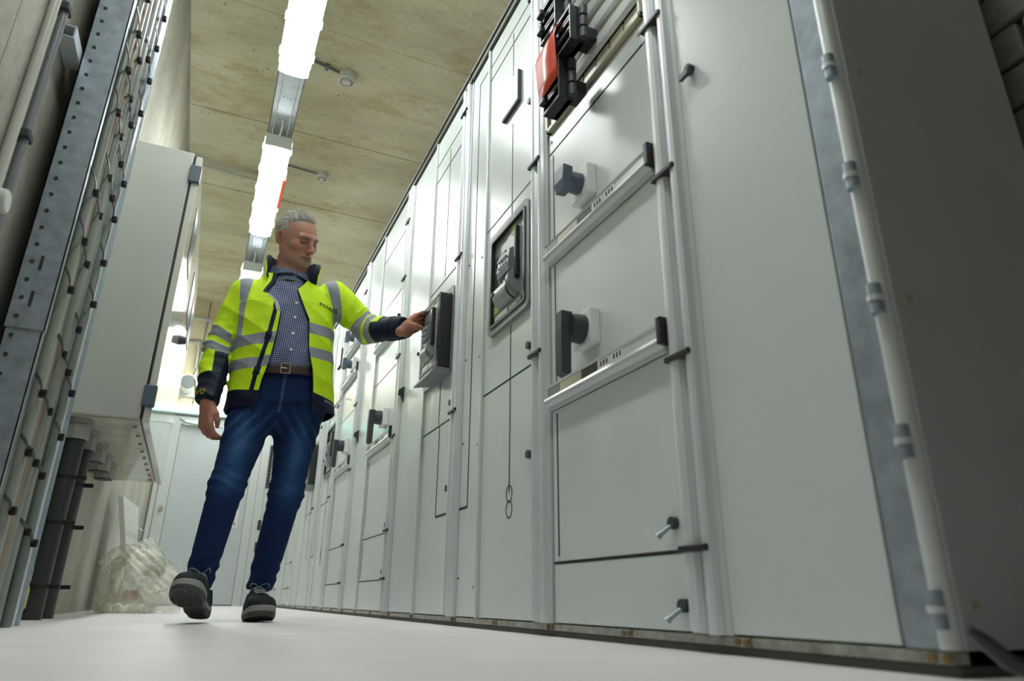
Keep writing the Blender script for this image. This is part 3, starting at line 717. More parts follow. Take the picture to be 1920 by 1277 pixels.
# conduits on the near wall
t = thing('wall_pipe', 'dark grey conduit clipped to the near left wall', 'conduit', (XL+.022, 1.765, 0))
MB().cyl((XL+.022, 1.765, 0), (XL+.022, 1.765, 3.4), .0105, 12).build('pipe', M['beigepipe'], t)
for z in (.20, .68, 1.14, 1.55, 2.1):
    MB().box(XL, XL+.036, 1.745, 1.785, z-.012, z+.012, .004).build('pipe_clip', M['blacksoft'], t)
tag(MB().cyl((XL+.012, 1.715, 0), (XL+.012, 1.715, 3.4), .012, 12).build('wall_pipe', cable_mat('painted_pipe', (.52, .52, .46))), 'pale painted conduit beside the dark one on the near wall', 'conduit')
t = thing('wall_box_round', 'round grey junction box at the left edge of the photo', 'junction box', (XL+.02, 1.68, .92))
MB().cyl((XL, 1.688, .915), (XL+.05, 1.688, .915), .032, 20, r2=.028).build('body', M['greybox'], t)
MB().cyl((XL+.05, 1.688, .915), (XL+.053, 1.688, .915), .024, 20).build('cap', M['white'], t)

# ------------------------------------------------------------------ leaning panel and plastic bag at the far left
t = thing('leaning_board', 'pale board leaning on the left wall above the plastic bag', 'board', (-.45, 5.2, 0))
v = []
for x, y, z in ((-.335, 5.22, 0), (-.335, 5.85, 0), (-.50, 5.22, .70), (-.44, 5.85, .70)): v.append((x, y, z))
v2 = [(x+.03, y, z+.004) for x, y, z in v]
MB().add(v+v2, [(0, 1, 3, 2), (4, 6, 7, 5), (0, 4, 5, 1), (2, 3, 7, 6), (0, 2, 6, 4), (1, 5, 7, 3)]).build('board', M['greybox'], t)
for k in range(3):
    a = .2+k*.17
    MB().tube([(-.305-.0-(a/.7)*.165+.033, 5.25, a), (-.305-(a/.7)*.105+.033, 5.83, a)], .004, 6).build('board_rib', M['white'], t)

def bag():
    m, nt, b = new_mat('thin_plastic')
    b.inputs['Base Color'].default_value = (.84, .83, .70, 1); b.inputs['Roughness'].default_value = .14
    b.inputs['Alpha'].default_value = .50
    f = noise(nt, 9, 5, .6); c = ramp(nt, f, [(.36, (.26, .26, .26)), (.62, (.74, .74, .74))]); nt.links.new(c, b.inputs['Alpha'])
    bump(nt, b, noise(nt, 11, 3, .5), .9, .03)
    t = thing('plastic_bag', 'translucent crumpled plastic bag of rubbish on the floor by the wall', 'bag', (-.20, 4.75, 0))
    rg = np.random.RandomState(3)
    nu, nv = 60, 34
    ph = rg.uniform(0, 6.28, 24); fr = rg.randint(2, 9, 24)
    V = []
    for j in range(nv+1):
        w_ = j/nv
        for i in range(nu):
            a = 2*math.pi*i/nu
            r_ = 1+.05*math.sin(3*a+ph[0]+w_*4)+.04*math.sin(5*a+ph[1]-w_*7)+.03*math.sin(9*a+ph[2]+w_*9)+.03*abs(math.sin(7*a+w_*11+ph[3]))
            prof = (.95+.10*math.sin(w_*3.0))*max(0, 1-w_**3.0)**.5
            x = -.285+.155*prof*r_*math.cos(a)-.03*w_; y = 4.70+.17*prof*r_*math.sin(a)
            z = .335*(w_**.9)*(1+.06*math.cos(a)*w_)+.008*math.sin(11*a+9*w_)*w_
            V.append((x, y, max(.002, z)))
    F = [(j*nu+i, j*nu+(i+1) % nu, (j+1)*nu+(i+1) % nu, (j+1)*nu+i) for j in range(nv) for i in range(nu)]
    F.append(tuple(range(nu))[::-1])
    MB().add(V, F, True).build('bag_skin', m, t)
    def sheet(A, B, C_, D, n, amp, f1, name):
        A, B, C_, D = map(Vector, (A, B, C_, D)); V = []
        for j in range(n+1):
            for i in range(n+1):
                u, w_ = i/n, j/n
                p = (A*(1-u)+B*u)*(1-w_)+(D*(1-u)+C_*u)*w_
                e = amp*(math.sin(f1*u+5*w_+1.3*math.sin(9*w_))+.6*abs(math.sin(f1*1.7*u-7*w_))*2-.6+.4*math.sin(23*w_+11*u))
                sag = .03*math.sin(math.pi*u)*math.sin(math.pi*w_)
                V.append((p.x+.3*e, p.y-e-sag, max(.006, p.z+.7*e)))
        F = [(j*(n+1)+i, j*(n+1)+i+1, (j+1)*(n+1)+i+1, (j+1)*(n+1)+i) for j in range(n) for i in range(n)]
        MB().add(V, F, True).build(name, m, t)
    sheet((-.385, 4.56, .345), (-.225, 4.62, .405), (-.015, 4.52, .165), (-.205, 4.44, .085), 34, .006, 9, 'bag_flap')
    sheet((-.225, 4.64, .40), (-.18, 4.86, .36), (.0, 4.82, .01), (-.02, 4.52, .17), 24, .006, 8, 'bag_flap')
    sheet((-.205, 4.46, .085), (-.02, 4.52, .165), (-.01, 4.56, .006), (-.18, 4.50, .006), 18, .004, 8, 'bag_flap')
    sheet((-.405, 4.52, .275), (-.315, 4.47, .235), (-.335, 4.43, .09), (-.375, 4.45, .13), 20, .005, 7, 'bag_flap')
    kn = MB(); kn.tube([(-.385, 4.54, .34), (-.405, 4.53, .315), (-.42, 4.51, .285), (-.435, 4.50, .255), (-.425, 4.50, .235)], [.008, .014, .022, .026, .014], 14); kn.build('bag_knot', m, t)
    pts = [(-.43+.25*k/24, 4.475+.012*math.sin(k*.9), .024+.008*math.sin(k*1.3)) for k in range(25)]
    kn = MB(); kn.tube(pts, [.016+.009*abs(math.sin(k*.8)) for k in range(25)], 12); kn.build('bag_fold', m, t)
    dk = plain('rubbish_dark', (.10, .11, .10), .6); rd = plain('rubbish_red', (.45, .16, .12), .6)
    o = MB().box(-.25, -.13, 4.66, 4.76, .20, .31, .02).build('crumpled_packaging', dk); tag(o, 'dark crumpled packaging seen through the plastic bag', 'packaging')
    o.rotation_euler = (0, 0, 0)
    o = MB().box(-.32, -.24, 4.62, 4.72, .06, .12, .02).build('red_packaging', rd); tag(o, 'faint red packaging low in the plastic bag', 'packaging')
bag()

# ================================================================== the man: distance-field sculpting
def V3(*a): return np.array(a, dtype=np.float32)
def smin(a, b, k): 
    h = np.clip(.5+.5*(b-a)/k, 0, 1); return b*(1-h)+a*h-k*h*(1-h)
def smax(a, b, k): return -smin(-a, -b, k)
def ln(v): return np.sqrt((v*v).sum(-1))
def cone(P, a, b, r1, r2, flat=None):
    a, b = V3(*a), V3(*b); ab = b-a; t = np.clip(((P-a)@ab)/(ab@ab), 0, 1)
    return ln(P-a-t[..., None]*ab)-(r1+(r2-r1)*t)
def ell(P, c, r):
    q = (P-V3(*c))/V3(*r); k0 = ln(q); k1 = ln(q/V3(*r)); return k0*(k0-1)/np.maximum(k1, 1e-6)
def boxd(P, c, r, rr=0.0):
    q = np.abs(P-V3(*c))-(V3(*r)-rr); return ln(np.maximum(q, 0))+np.minimum(q.max(-1), 0)-rr
def wav(P, seed, freq, n=5):
    rg = np.random.RandomState(seed); o = 0
    for k in range(n):
        d = rg.normal(size=3); d = d/np.linalg.norm(d)*freq*(1+.5*k); o = o+np.sin(P@d.astype(np.float32)+rg.uniform(0, 6.28))/(1+.5*k)
    return o/n
def sdf_mesh(fn, lo, hi, h, name, block=8):
    lo, hi = np.array(lo, float), np.array(hi, float)
    nb = np.ceil((hi-lo)/(h*block)).astype(int); n = nb*block+1
    bc = [lo[i]+(np.arange(nb[i])+.5)*h*block for i in range(3)]
    G = np.stack(np.meshgrid(*bc, indexing='ij'), -1).reshape(-1, 3).astype(np.float32)
    dc = fn(G); act = np.abs(dc) < h*block*.87*1.25+.012
    D = np.repeat(np.repeat(np.repeat(np.sign(dc).reshape(nb), block, 0), block, 1), block, 2).astype(np.float32)
    D = np.pad(D, ((0, 1),)*3, mode='edge')
    o = np.arange(block+1); oo = np.stack(np.meshgrid(o, o, o, indexing='ij'), -1).reshape(-1, 3)
    bi = np.stack(np.unravel_index(np.nonzero(act)[0], nb), -1)
    for s_ in range(0, len(bi), 600):
        idx = (bi[s_:s_+600, None]*block+oo[None]).reshape(-1, 3)
        D[idx[:, 0], idx[:, 1], idx[:, 2]] = fn((lo+idx*h).astype(np.float32))
    sg = D < 0; cn = np.array(D.shape)-1; tot = int(cn.prod())
    keys, pos = [], []; quads = []
    st = np.array([cn[1]*cn[2], cn[2], 1])
    for ax in range(3):
        A = [slice(None)]*3; B = [slice(None)]*3; A[ax] = slice(0, -1); B[ax] = slice(1, None)
        cr = np.stack(np.nonzero(sg[tuple(A)] != sg[tuple(B)]), -1)
        e = np.zeros(3, int); e[ax] = 1
        d0 = D[cr[:, 0], cr[:, 1], cr[:, 2]]; c1 = cr+e; d1 = D[c1[:, 0], c1[:, 1], c1[:, 2]]
        p = cr+e*(d0/(d0-d1))[:, None]
        u, v = (ax+1) % 3, (ax+2) % 3
        ok = (cr[:, u] > 0) & (cr[:, v] > 0) & (cr[:, u] < cn[u]) & (cr[:, v] < cn[v])
        cr, p, d0 = cr[ok], p[ok], d0[ok]
        eu = np.zeros(3, int); eu[u] = 1; ev = np.zeros(3, int); ev[v] = 1
        cells = [cr-eu-ev, cr-ev, cr, cr-eu]
        ks = [c@st for c in cells]
        for k in ks: keys.append(k); pos.append(p)
        q = np.stack(ks, -1); fl = d0 > 0; q[fl] = q[fl][:, ::-1]; quads.append(q)
    keys = np.concatenate(keys); pos = np.concatenate(pos); quads = np.concatenate(quads)
    uk, inv = np.unique(keys, return_inverse=True); cnt = np.bincount(inv)
    co = np.stack([np.bincount(inv, pos[:, i])/cnt for i in range(3)], -1)*h+lo
    f = np.searchsorted(uk, quads)
    me = bpy.data.meshes.new(name); me.vertices.add(len(co)); me.vertices.foreach_set('co', co.astype(np.float32).ravel())
    me.loops.add(len(f)*4); me.loops.foreach_set('vertex_index', f.astype(np.int32).ravel())
    me.polygons.add(len(f)); me.polygons.foreach_set('loop_start', np.arange(len(f), dtype=np.int32)*4)
    me.polygons.foreach_set('use_smooth', np.ones(len(f), bool))
    me.update(calc_edges=True); me.validate()
    return me
def verts(me):
    a = np.empty(len(me.vertices)*3, np.float32); me.vertices.foreach_get('co', a); return a.reshape(-1, 3)
def fattr(me, name, val):
    a = me.attributes.new(name, 'FLOAT', 'POINT'); a.data.foreach_set('value', np.asarray(val, np.float32))
def cattr(me, name, col):
    a = me.attributes.new(name, 'FLOAT_COLOR', 'POINT'); c = np.ones((len(col), 4), np.float32); c[:, :3] = col; a.data.foreach_set('color', c.ravel())
def frame(d, n):
    d = np.array(d, float); d /= np.linalg.norm(d); n = np.array(n, float); n -= d*(n@d); n /= np.linalg.norm(n); return d, n
man_loc = Vector((.20, 2.88, 0))
man = thing('person', 'man in a yellow hi-vis jacket and blue jeans reaching for the breaker', 'person', man_loc)
def put(me, name, mat, parent=man):
    v = verts(me)-np.array(root_loc(parent), np.float32); me.vertices.foreach_set('co', v.ravel())
    me.materials.append(mat); o = bpy.data.objects.new(name, me); COL.objects.link(o); o.parent = parent; me.update(); return o

SHR, ELR, WRR = (.052, 2.955, 1.315), (-.028, 2.965, 1.065), (-.036, 2.87, .800)
SHL, ELL, WRL = (.408, 2.89, 1.352), (.566, 2.85, 1.208), (.676, 2.645, 1.158)

def axs(Fz): return Fz
# torso frame: yawed a little, his left side lifted
ty_, tr_ = R(-9), R(-3.5)
TM = np.array(Matrix.Rotation(ty_, 3, 'Z') @ Matrix.Rotation(tr_, 3, 'Y'), np.float32)
TO = V3(.245, 2.915, .80)
def tl(P): return (P-TO)@TM
def torso(P, tab, pw=2.35):
    q = tl(P); z = q[:, 2]
    zz = [t[0] for t in tab]
    a = np.interp(z, zz, [t[1] for t in tab]); b = np.interp(z, zz, [t[2] for t in tab])
    cx = np.interp(z, zz, [t[3] for t in tab]); cy = np.interp(z, zz, [t[4] for t in tab])
    x = np.abs(q[:, 0]-cx)/a; y = np.abs(q[:, 1]-cy)/b
    k = (x**pw+y**pw)**(1/pw)+1e-6
    r_ = np.sqrt((q[:, 0]-cx)**2+(q[:, 1]-cy)**2)
    d = r_*(1-1/k)
    d = np.where(k < .25, -np.minimum(a, b)*.75, d)
    return smax(d, np.maximum(zz[0]-z, z-zz[-1]), .02)
BODY_TAB = [(-.02, .130, .085, 0, 0), (.10, .138, .090, 0, 0), (.17, .145, .098, 0, 0), (.32, .160, .112, 0, 0), (.45, .172, .108, 0, 0), (.54, .140, .085, 0, .01), (.60, .06, .06, -.01, .02)]
SHIRT_TAB = [(.150, .166, .120, 0, -.006), (.175, .172, .128, 0, -.010), (.22, .174, .131, 0, -.012), (.32, .176, .128, 0, -.006), (.45, .180, .120, 0, 0), (.53, .150, .100, 0, .005), (.585, .085, .075, -.02, .012), (.60, .07, .07, -.02, .012)]
JACK_TAB = [(-.05, .222, .150, .0, -.004), (.10, .212, .148, 0, -.006), (.25, .208, .150, 0, -.006), (.38, .208, .148, 0, -.002), (.46, .205, .138, 0, .004), (.53, .178, .116, 0, .010), (.575, .135, .098, -.01, .014), (.62, .09, .085, -.02, .016)]

# ---------------- head
HC = V3(.212, 2.862, 1.583)
HM = np.array(Matrix.Rotation(R(40), 3, 'Z') @ Matrix.Rotation(R(24), 3, 'X') @ Matrix.Rotation(R(-13), 3, 'Y'), np.float32)
HS = 1.0
def hl(P): return (P-HC)@HM/HS
def sym(q): return np.stack([np.abs(q[:, 0]), q[:, 1], q[:, 2]], -1)
def head_l(q):
    s = sym(q)
    d = ell(q, (0, .018, .032), (.077, .098, .088))
    d = smin(d, ell(q, (0, -.030, -.010), (.066, .066, .090)), .03)
    d = smin(d, ell(q, (0, -.042, -.076), (.050, .046, .042)), .025)
    d = smin(d, ell(q, (0, -.080, -.096), (.024, .018, .018)), .018)
    d = smin(d, cone(s, (.050, .004, -.050), (.032, -.060, -.090), .018, .016), .034)
    d = smin(d, cone(s, (.0, -.089, .022), (.042, -.078, .021), .012, .010), .012)
    d = smin(d, ell(s, (.043, -.060, -.022), (.022, .022, .018)), .02)
    d = smax(d, -ell(s, (.031, -.104, .000), (.019, .019, .0125)), .010)
    d = smin(d, ell(s, (.031, -.0765, -.001), (.0150, .0135, .0115)), .004)
    d = smax(d, -(cone(s, (.019, -.0925, -.0052), (.043, -.0860, -.0064), .0034, .0026)), .002)
    d = smin(d, cone(q, (0, -.090, .014), (0, -.112, -.030), .0085, .0115), .010)
    d = smin(d, ell(q, (0, -.114, -.034), (.0125, .011, .010)), .006)
    d = smin(d, ell(s, (.0125, -.103, -.037), (.0085, .010, .0075)), .006)
    d = smax(d, -ell(s, (.0068, -.110, -.0445), (.0038, .006, .003)), .003)
    d = smin(d, ell(q, (0, -.089, -.062), (.027, .014, .018)), .012)
    d = smin(d, cone(s, (.0, -.1015, -.0605), (.021, -.0925, -.0640), .0052, .0035), .004)
    d = smin(d, cone(s, (.0, -.1000, -.0715), (.018, -.0920, -.0695), .0060, .0040), .004)
    d = smax(d, -cone(s, (.0, -.1050, -.0662), (.024, -.0945, -.0672), .0014, .0012), .002)
    d = smax(d, -cone(s, (.020, -.103, -.040), (.034, -.094, -.062), .0014, .0014), .006)
    e = s-V3(.079, .016, -.004)
    c_, s_ = math.cos(.25), math.sin(.25)
    er = ell(np.stack([e[:, 0]*.95-e[:, 1]*.25, e[:, 1], e[:, 2]+.15*e[:, 1]], -1), (0, 0, 0), (.0085, .019, .032))
    er = smax(er, -ell(e, (.010, -.001, .004), (.008, .011, .020)), .004)
    d = smin(d, er, .006)
    return d
def head_d(P): return head_l(hl(P))*HS
def neck_d(P): return smin(cone(P, (.208, 2.945, 1.36), (.212, 2.905, 1.50), .069, .066), cone(P, (.20, 2.95, 1.33), (.20, 2.93, 1.40), .085, .065), .03)
def skull_d(P): return smin(head_d(P), neck_d(P), .022)

# ---------------- hands
def hand_fn(W, d, n, left, curls, thumb, spread=1.0, S=1.0):
    d, n = frame(d, n); s = np.cross(n, d) if left else np.cross(d, n)
    W = np.array(W, float)
    def at(a, b, c): return tuple(W+(d*a+s*b+n*c)*S)
    parts = [(at(-.02, 0, 0), at(.01, 0, 0), .023*S, .024*S)]
    palm = []
    for b in (.028, .010, -.009, -.026): palm.append((at(.0, b*.62, .002), at(.088-(.004 if b < -.02 else 0), b*1.02, 0), .0175*S, .0130*S))
    fing = []
    Ls = [(.040, .025, .020), (.044, .028, .021), (.041, .026, .021), (.032, .020, .018)]
    rs = [.0088, .0092, .0086, .0076]
    for i, b in enumerate((.030, .010, -.010, -.028)):
        p = np.array([.090-(.006 if i == 3 else 0)-(.002 if i == 0 else 0), b*1.02, 0.0]); ang = 0; ch = [p.copy()]
        side = b*spread*.35
        for L_, c_ in zip(Ls[i], curls[i]):
            ang += c_; p = p+L_*np.array([math.cos(ang), side*.8, math.sin(ang)]); ch.append(p.copy())
        fing.append([at(*c) for c in ch]); 
    th = [at(*c) for c in thumb]
    def fn(P):
        dd = cone(P, *parts[0][:2], parts[0][2], parts[0][3])
        for a, b, r1, r2 in palm: dd = smin(dd, cone(P, a, b, r1, r2), .012)
        dd = smin(dd, cone(P, th[0], th[1], .016*S, .0145*S), .014)
        t_ = cone(P, th[1], th[2], .0125*S, .0108*S); t_ = smin(t_, cone(P, th[2], th[3], .0112*S, .0080*S), .003)
        dd = smin(dd, t_, .006)
        for ch, r_ in zip(fing, rs):
            f_ = cone(P, ch[0], ch[1], r_*1.12*S, r_*1.0*S)
            f_ = smin(f_, cone(P, ch[1], ch[2], r_*1.02*S, r_*.92*S), .003); f_ = smin(f_, cone(P, ch[2], ch[3], r_*.94*S, r_*.78*S), .003)
            dd = smin(dd, f_, .0045)
        return dd
    tips = [ch[-1] for ch in fing]+[th[-1]]
    nails = [(np.array(ch[-1])-n*.0055*S, d) for ch in fing]
    return fn, tips
HLd, HLn = (.66, .40, .60), (.18, -.74, -.46)
hl_fn, hl_tips = hand_fn((.674, 2.640, 1.150), HLd, HLn, True,
    [(.16, .24, .18), (.08, .18, .14), (.04, .14, .12), (.02, .14, .12)], [(.008, .014, .012), (.032, .006, .032), (.053, -.006, .041), (.073, -.016, .043)], 1.0, 1.04)
hr_fn, hr_tips = hand_fn((-.036, 2.868, .792), (.10, -.10, -1), (.80, .55, .0), False,
    [(.42, .62, .42), (.50, .70, .45), (.55, .72, .48), (.60, .75, .50)], [(.015, .022, .008), (.046, .036, .016), (.072, .036, .028), (.094, .028, .034)], .6, .96)

# ---------------- body mesh (one object): head and hands fine, the clothed rest coarse
def legs_d(P, g=0.0):
    d = smin(cone(P, (.150, 2.93, .86), (.082, 2.815, .475), .098+g, .062+g), cone(P, (.330, 2.94, .87), (.312, 2.935, .48), .098+g, .064+g), .02)
    d = smin(d, cone(P, (.082, 2.815, .475), (.036, 2.812, .12), .062+g, .048+g), .03)
    d = smin(d, cone(P, (.312, 2.935, .48), (.264, 3.00, .12), .064+g, .050+g), .03)
    return d
def body_coarse(P):
    d = torso(P, BODY_TAB); d = smin(d, legs_d(P, -.022), .03)
    d = smin(d, ell(P, (.24, 2.935, .86), (.125, .08, .09)), .02)
    for a, b, c in ((SHR, ELR, WRR), (SHL, ELL, WRL)):
        d = smin(d, cone(P, a, b, .050, .038), .03); d = smin(d, cone(P, b, c, .038, .027), .02)
    return smin(d, neck_d(P), .03)
def join_meshes(ms, name):
    co, fs, o = [], [], 0
    for m_ in ms:
        v = verts(m_); f = np.empty(len(m_.loops), np.int32); m_.loops.foreach_get('vertex_index', f); co.append(v); fs.append(f.reshape(-1, 4)+o); o += len(v); bpy.data.meshes.remove(m_)
    co = np.concatenate(co); f = np.concatenate(fs)
    me = bpy.data.meshes.new(name); me.vertices.add(len(co)); me.vertices.foreach_set('co', co.ravel())
    me.loops.add(len(f)*4); me.loops.foreach_set('vertex_index', f.ravel()); me.polygons.add(len(f)); me.polygons.foreach_set('loop_start', np.arange(len(f), dtype=np.int32)*4)
    me.polygons.foreach_set('use_smooth', np.ones(len(f), bool)); me.update(calc_edges=True); return me
def clampz(fn, z): return lambda P: np.maximum(fn(P), z-P[:, 2])
m1 = sdf_mesh(clampz(skull_d, 1.375), (.05, 2.70, 1.36), (.37, 3.05, 1.75), .0021, 'h')
m2 = sdf_mesh(hl_fn, (.57, 2.52, 1.04), (.86, 2.76, 1.34), .0020, 'l')
m3 = sdf_mesh(hr_fn, (-.12, 2.74, .66), (.08, 2.98, .87), .0020, 'r')
m4 = sdf_mesh(body_coarse, (-.10, 2.55, .08), (.72, 3.12, 1.42), .011, 'b')
body = join_meshes([m1, m2, m3, m4], 'body')
P = verts(body); q = hl(P); s_ = sym(q)
col = np.tile(V3(.40, .185, .120), (len(P), 1))
def blend(mask, c): 
    global col
    mask = np.clip(mask, 0, 1)[:, None]; col = col*(1-mask)+V3(*c)*mask
isH = (P[:, 2] > 1.38) & (np.abs(P[:, 0]-.2) < .2)
nz = wav(P, 3, 160, 6)
hd = isH.astype(np.float32)
blend(hd*np.clip(.35+.4*wav(P, 5, 60), 0, .6), (.50, .25, .17))
blend(hd*np.exp(-(ln(s_-V3(.045, -.075, -.02))/.022)**2)*.6, (.52, .19, .13))
blend(hd*np.exp(-(ln(q-V3(0, -.11, -.032))/.016)**2)*.5, (.52, .19, .13))
blend(hd*np.exp(-(ln(q-V3(0, -.07, .07))/.045)**2)*.45, (.55, .27, .19))
blend(hd*np.exp(-(ln(s_-V3(.08, .016, 0))/.03)**2)*.6, (.50, .16, .11))
# grey stubble: moustache, chin and jaw
st = np.clip(1-(ell(q, (0, -.092, -.080), (.040, .032, .036)))/.010, 0, 1)*np.clip(((-q[:, 2])-.046)/.006, 0, 1)
st = st*np.clip((np.abs(q[:, 2]+.066)-.005)/.003+(np.abs(q[:, 0]) > .024), 0, 1)
blend(hd*st*np.clip(.40+.45*nz, .1, .7), (.23, .19, .165))
jl = np.clip(1-np.abs(ell(q, (0, -.030, -.085), (.066, .072, .036)))/.012, 0, 1)*(q[:, 2] < -.05)
blend(hd*jl*.35, (.26, .19, .15))
lipm = np.clip(1-(cone(s_, (.0, -.1010, -.066), (.021, -.0925, -.0665), .0085, .005))/.002, 0, 1)
blend(hd*lipm*.75, (.36, .12, .09))
blend(hd*np.clip(1-cone(s_, (.0, -.105, -.0662), (.024, -.0945, -.0672), .0020, .0016)/.0012, 0, 1), (.12, .04, .03))
blend(hd*np.clip(1-ell(s_, (.088, .012, .0), (.012, .011, .018))/.004, 0, 1)*.7, (.20, .07, .05))  # ear hollow darkened in the tint, standing in for its shade
# brows, lids and eyes
br = np.clip(1-(cone(s_, (.015, -.100, .0165), (.045, -.083, .0215), .0046, .0022))/.004, 0, 1)
blend(hd*br*np.clip(.75+.5*nz, .3, .95), (.10, .075, .06))
blend(hd*np.clip(1-ell(s_, (.031, -.090, .001), (.021, .015, .014))/.004, 0, 1)*.6, (.20, .085, .06))  # eye-socket shade painted into the skin tint
blend(hd*np.clip(1-cone(s_, (.020, -.0915, -.0062), (.042, -.0855, -.0072), .0030, .0022)/.0010, 0, 1)*.9, (.15, .11, .09))
blend(hd*np.clip(1-cone(s_, (.0290, -.0905, -.0060), (.0300, -.0905, -.0066), .0036, .0036)/.0010, 0, 1)*.95, (.03, .022, .018))
blend(hd*np.clip(1-cone(s_, (.018, -.0915, -.0022), (.045, -.0845, -.0040), .0020, .0016)/.0012, 0, 1)*.95, (.030, .016, .012))
blend(hd*np.clip(1-cone(s_, (.018, -.0900, -.0125), (.042, -.0850, -.0135), .0014, .0012)/.003, 0, 1)*.4, (.22, .09, .07))
# hair on the skull: temples and nape tinted grey under the hair mesh
def hair_mask(q):
    y, z, x = q[:, 1], q[:, 2], np.abs(q[:, 0])
    front = -.070+.22*np.clip(x-.030, 0, 1)*1.0      # hairline recedes at the temples
    top = (z-.088)+(y+.052)*.9-.35*np.clip(x-.028, 0, .03)
    side = np.minimum(y+.030-.42*(z-.01), z+.012+np.clip(y-.02, 0, 1)*1.3)
    return np.maximum(top, side)
hm = hair_mask(q)
blend(hd*np.clip(hm/.030+.8, 0, 1)*.5*(ell(s_, (.085, .016, -.004), (.016, .026, .038)) > .0), (.30, .27, .22))
# knuckle and crease tint on hands
hb = 1-hd
blend(hb*np.clip(.35+.6*wav(P, 9, 180, 5), 0, .6), (.50, .20, .14))
for tp in hl_tips+hr_tips: blend(hb*np.exp(-(ln(P-V3(*tp))/.008)**2)*.5, (.52, .22, .17))
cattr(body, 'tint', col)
def skin():
    m, nt, b = new_mat('skin')
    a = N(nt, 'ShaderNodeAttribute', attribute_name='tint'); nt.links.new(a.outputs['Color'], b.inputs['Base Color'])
    b.inputs['Roughness'].default_value = .48; b.inputs['Subsurface Weight'].default_value = .08; b.inputs['Subsurface Radius'].default_value = (.012, .004, .002)
    bump(nt, b, noise(nt, 420, 3), .35, .0012); return m
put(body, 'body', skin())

# ---------------- hair
def hair_fn(P):
    q = hl(P)
    d = ell(q, (0, .019, .034), (.0785, .1005, .0925))
    st = q*V3(1, .35, .35); n_ = wav(st, 21, 330, 5)*.0028+wav(q, 22, 70, 4)*.003
    thick = .0+.006*np.clip((q[:, 2]-.09)/.03, 0, 1)
    d = d-n_-thick
    return smax(d, -hair_mask(q)-.001+.007*wav(q, 23, 230, 4), .010)
hm_ = sdf_mesh(hair_fn, (.06, 2.72, 1.47), (.36, 3.02, 1.76), .0021, 'hair')
hp = verts(hm_); n1 = wav(hl(hp)*V3(1, .3, .3), 31, 420, 5)
hc = np.clip(.5+.9*n1, 0, 1)[:, None]; cattr(hm_, 'tint', V3(.15, .135, .115)*(1-hc)+V3(.46, .44, .38)*hc)
m, nt, b = new_mat('grey_hair'); a = N(nt, 'ShaderNodeAttribute', attribute_name='tint'); nt.links.new(a.outputs['Color'], b.inputs['Base Color'])
b.inputs['Roughness'].default_value = .55; bump(nt, b, noise(nt, 700, 2, stretch=(1, .5, .5)), .8, .002)
hair = put(hm_, 'hair', m)
rg = random.Random(8); tuft = MB()
HMi = Matrix([list(map(float, r_)) for r_ in HM])
for k in range(1100):
    a = rg.uniform(-3.14, 3.14); e = rg.uniform(.05, 1.5)
    l = Vector((.083*math.sin(a)*math.cos(e)*1.0, .019-.104*math.cos(a)*math.cos(e), .036+.096*math.sin(e)))
    if float(hair_mask(np.array([[l.x, l.y, l.z]]))[0]) < .004: continue
    nrm = Vector((l.x/.083, (l.y-.019)/.104, (l.z-.034)/.092)).normalized(); L_ = rg.uniform(.008, .019)*(1 if e > .8 and abs(a) < 1.4 else .55)
    side = Vector((rg.uniform(-1, 1), rg.uniform(-1.2, .1), rg.uniform(-.2, .6))).normalized()
    p0 = l; p1 = l+nrm*L_*.30+side*L_*.5; p2 = l+nrm*L_*.36+side*L_*1.2
    tuft.tube([HMi @ x+Vector(map(float, HC)) for x in (p0, p1, p2)], [.0009, .0007, .0003], 4)
tuft.build('hair_tuft', plain('hair_strand', (.58, .56, .50), .5), hair)

# ---------------- trousers
def jeans_fn(P):
    d = legs_d(P)
    d = smin(d, ell(P, (.242, 2.925, .845), (.168, .122, .130)), .05)
    d = smin(d, torso(P, [(.02, .172, .122, 0, 0), (.14, .169, .122, 0, -.006), (.162, .168, .122, 0, -.006)]), .03)
    z, x, y = P[:, 2], P[:, 0], P[:, 1]
    # folds: behind and in front of the knees, over the shoes, at the groin
    lx = np.where(x < .215, x-.075, x-.30)
    kn = np.exp(-((z-.47)/.075)**2); an = np.exp(-((z-.17)/.055)**2); th = np.exp(-((z-.70)/.08)**2)
    w1 = (1-2*np.abs(np.sin(.5*(z*150+lx*38+1.5*np.sin(lx*40)+2*np.sin(y*20))))); w2 = np.sin(z*115-lx*60+np.sin(z*31+lx*25)*1.6)
    d = d-(.0026*kn*w1+.0034*an*w2+.0030*th*np.sin(z*80+(x-.23)*np.sign(x-.23)*110+y*12))
    d = d-.0018*wav(P*V3(1, 1, .6), 41, 55, 5)
    cut = np.where(x < .19, .118-.22*(y-2.80), .118-.20*(y-2.98))
    d = smax(d, cut-z+.004*np.sin(x*60), .006)
    return d
jm = sdf_mesh(jeans_fn, (-.06, 2.64, .06), (.48, 3.12, .99), .0042, 'jeans')
P = verts(jm); z = P[:, 2]
lx = np.where(P[:, 0] < .215, P[:, 0]-np.interp(z, [.12, .475, .86], [.048, .082, .13]), P[:, 0]-np.interp(z, [.12, .48, .87], [.264, .312, .345]))
fade = np.exp(-(lx/.040)**2)*np.exp(-((z-.63)/.13)**2)*.6+.35*np.exp(-((z-.48)/.05)**2)*np.exp(-(lx/.05)**2)
fade = fade*(P[:, 1] < 2.93)
whisk = np.clip(np.sin(z*95+(P[:, 0]-.23)*np.sign(P[:, 0]-.23)*130), 0, 1)*np.exp(-((z-.73)/.06)**2)*.35
fattr(jm, 'fade', np.clip(fade+whisk+.10*wav(P*V3(1, 1, 3), 43, 30, 4), 0, 1))
seam = np.minimum(np.abs(P[:, 0]-(.232+.03*(z-.8)))-.001+100*(np.abs(z-.86) > .08), 1)
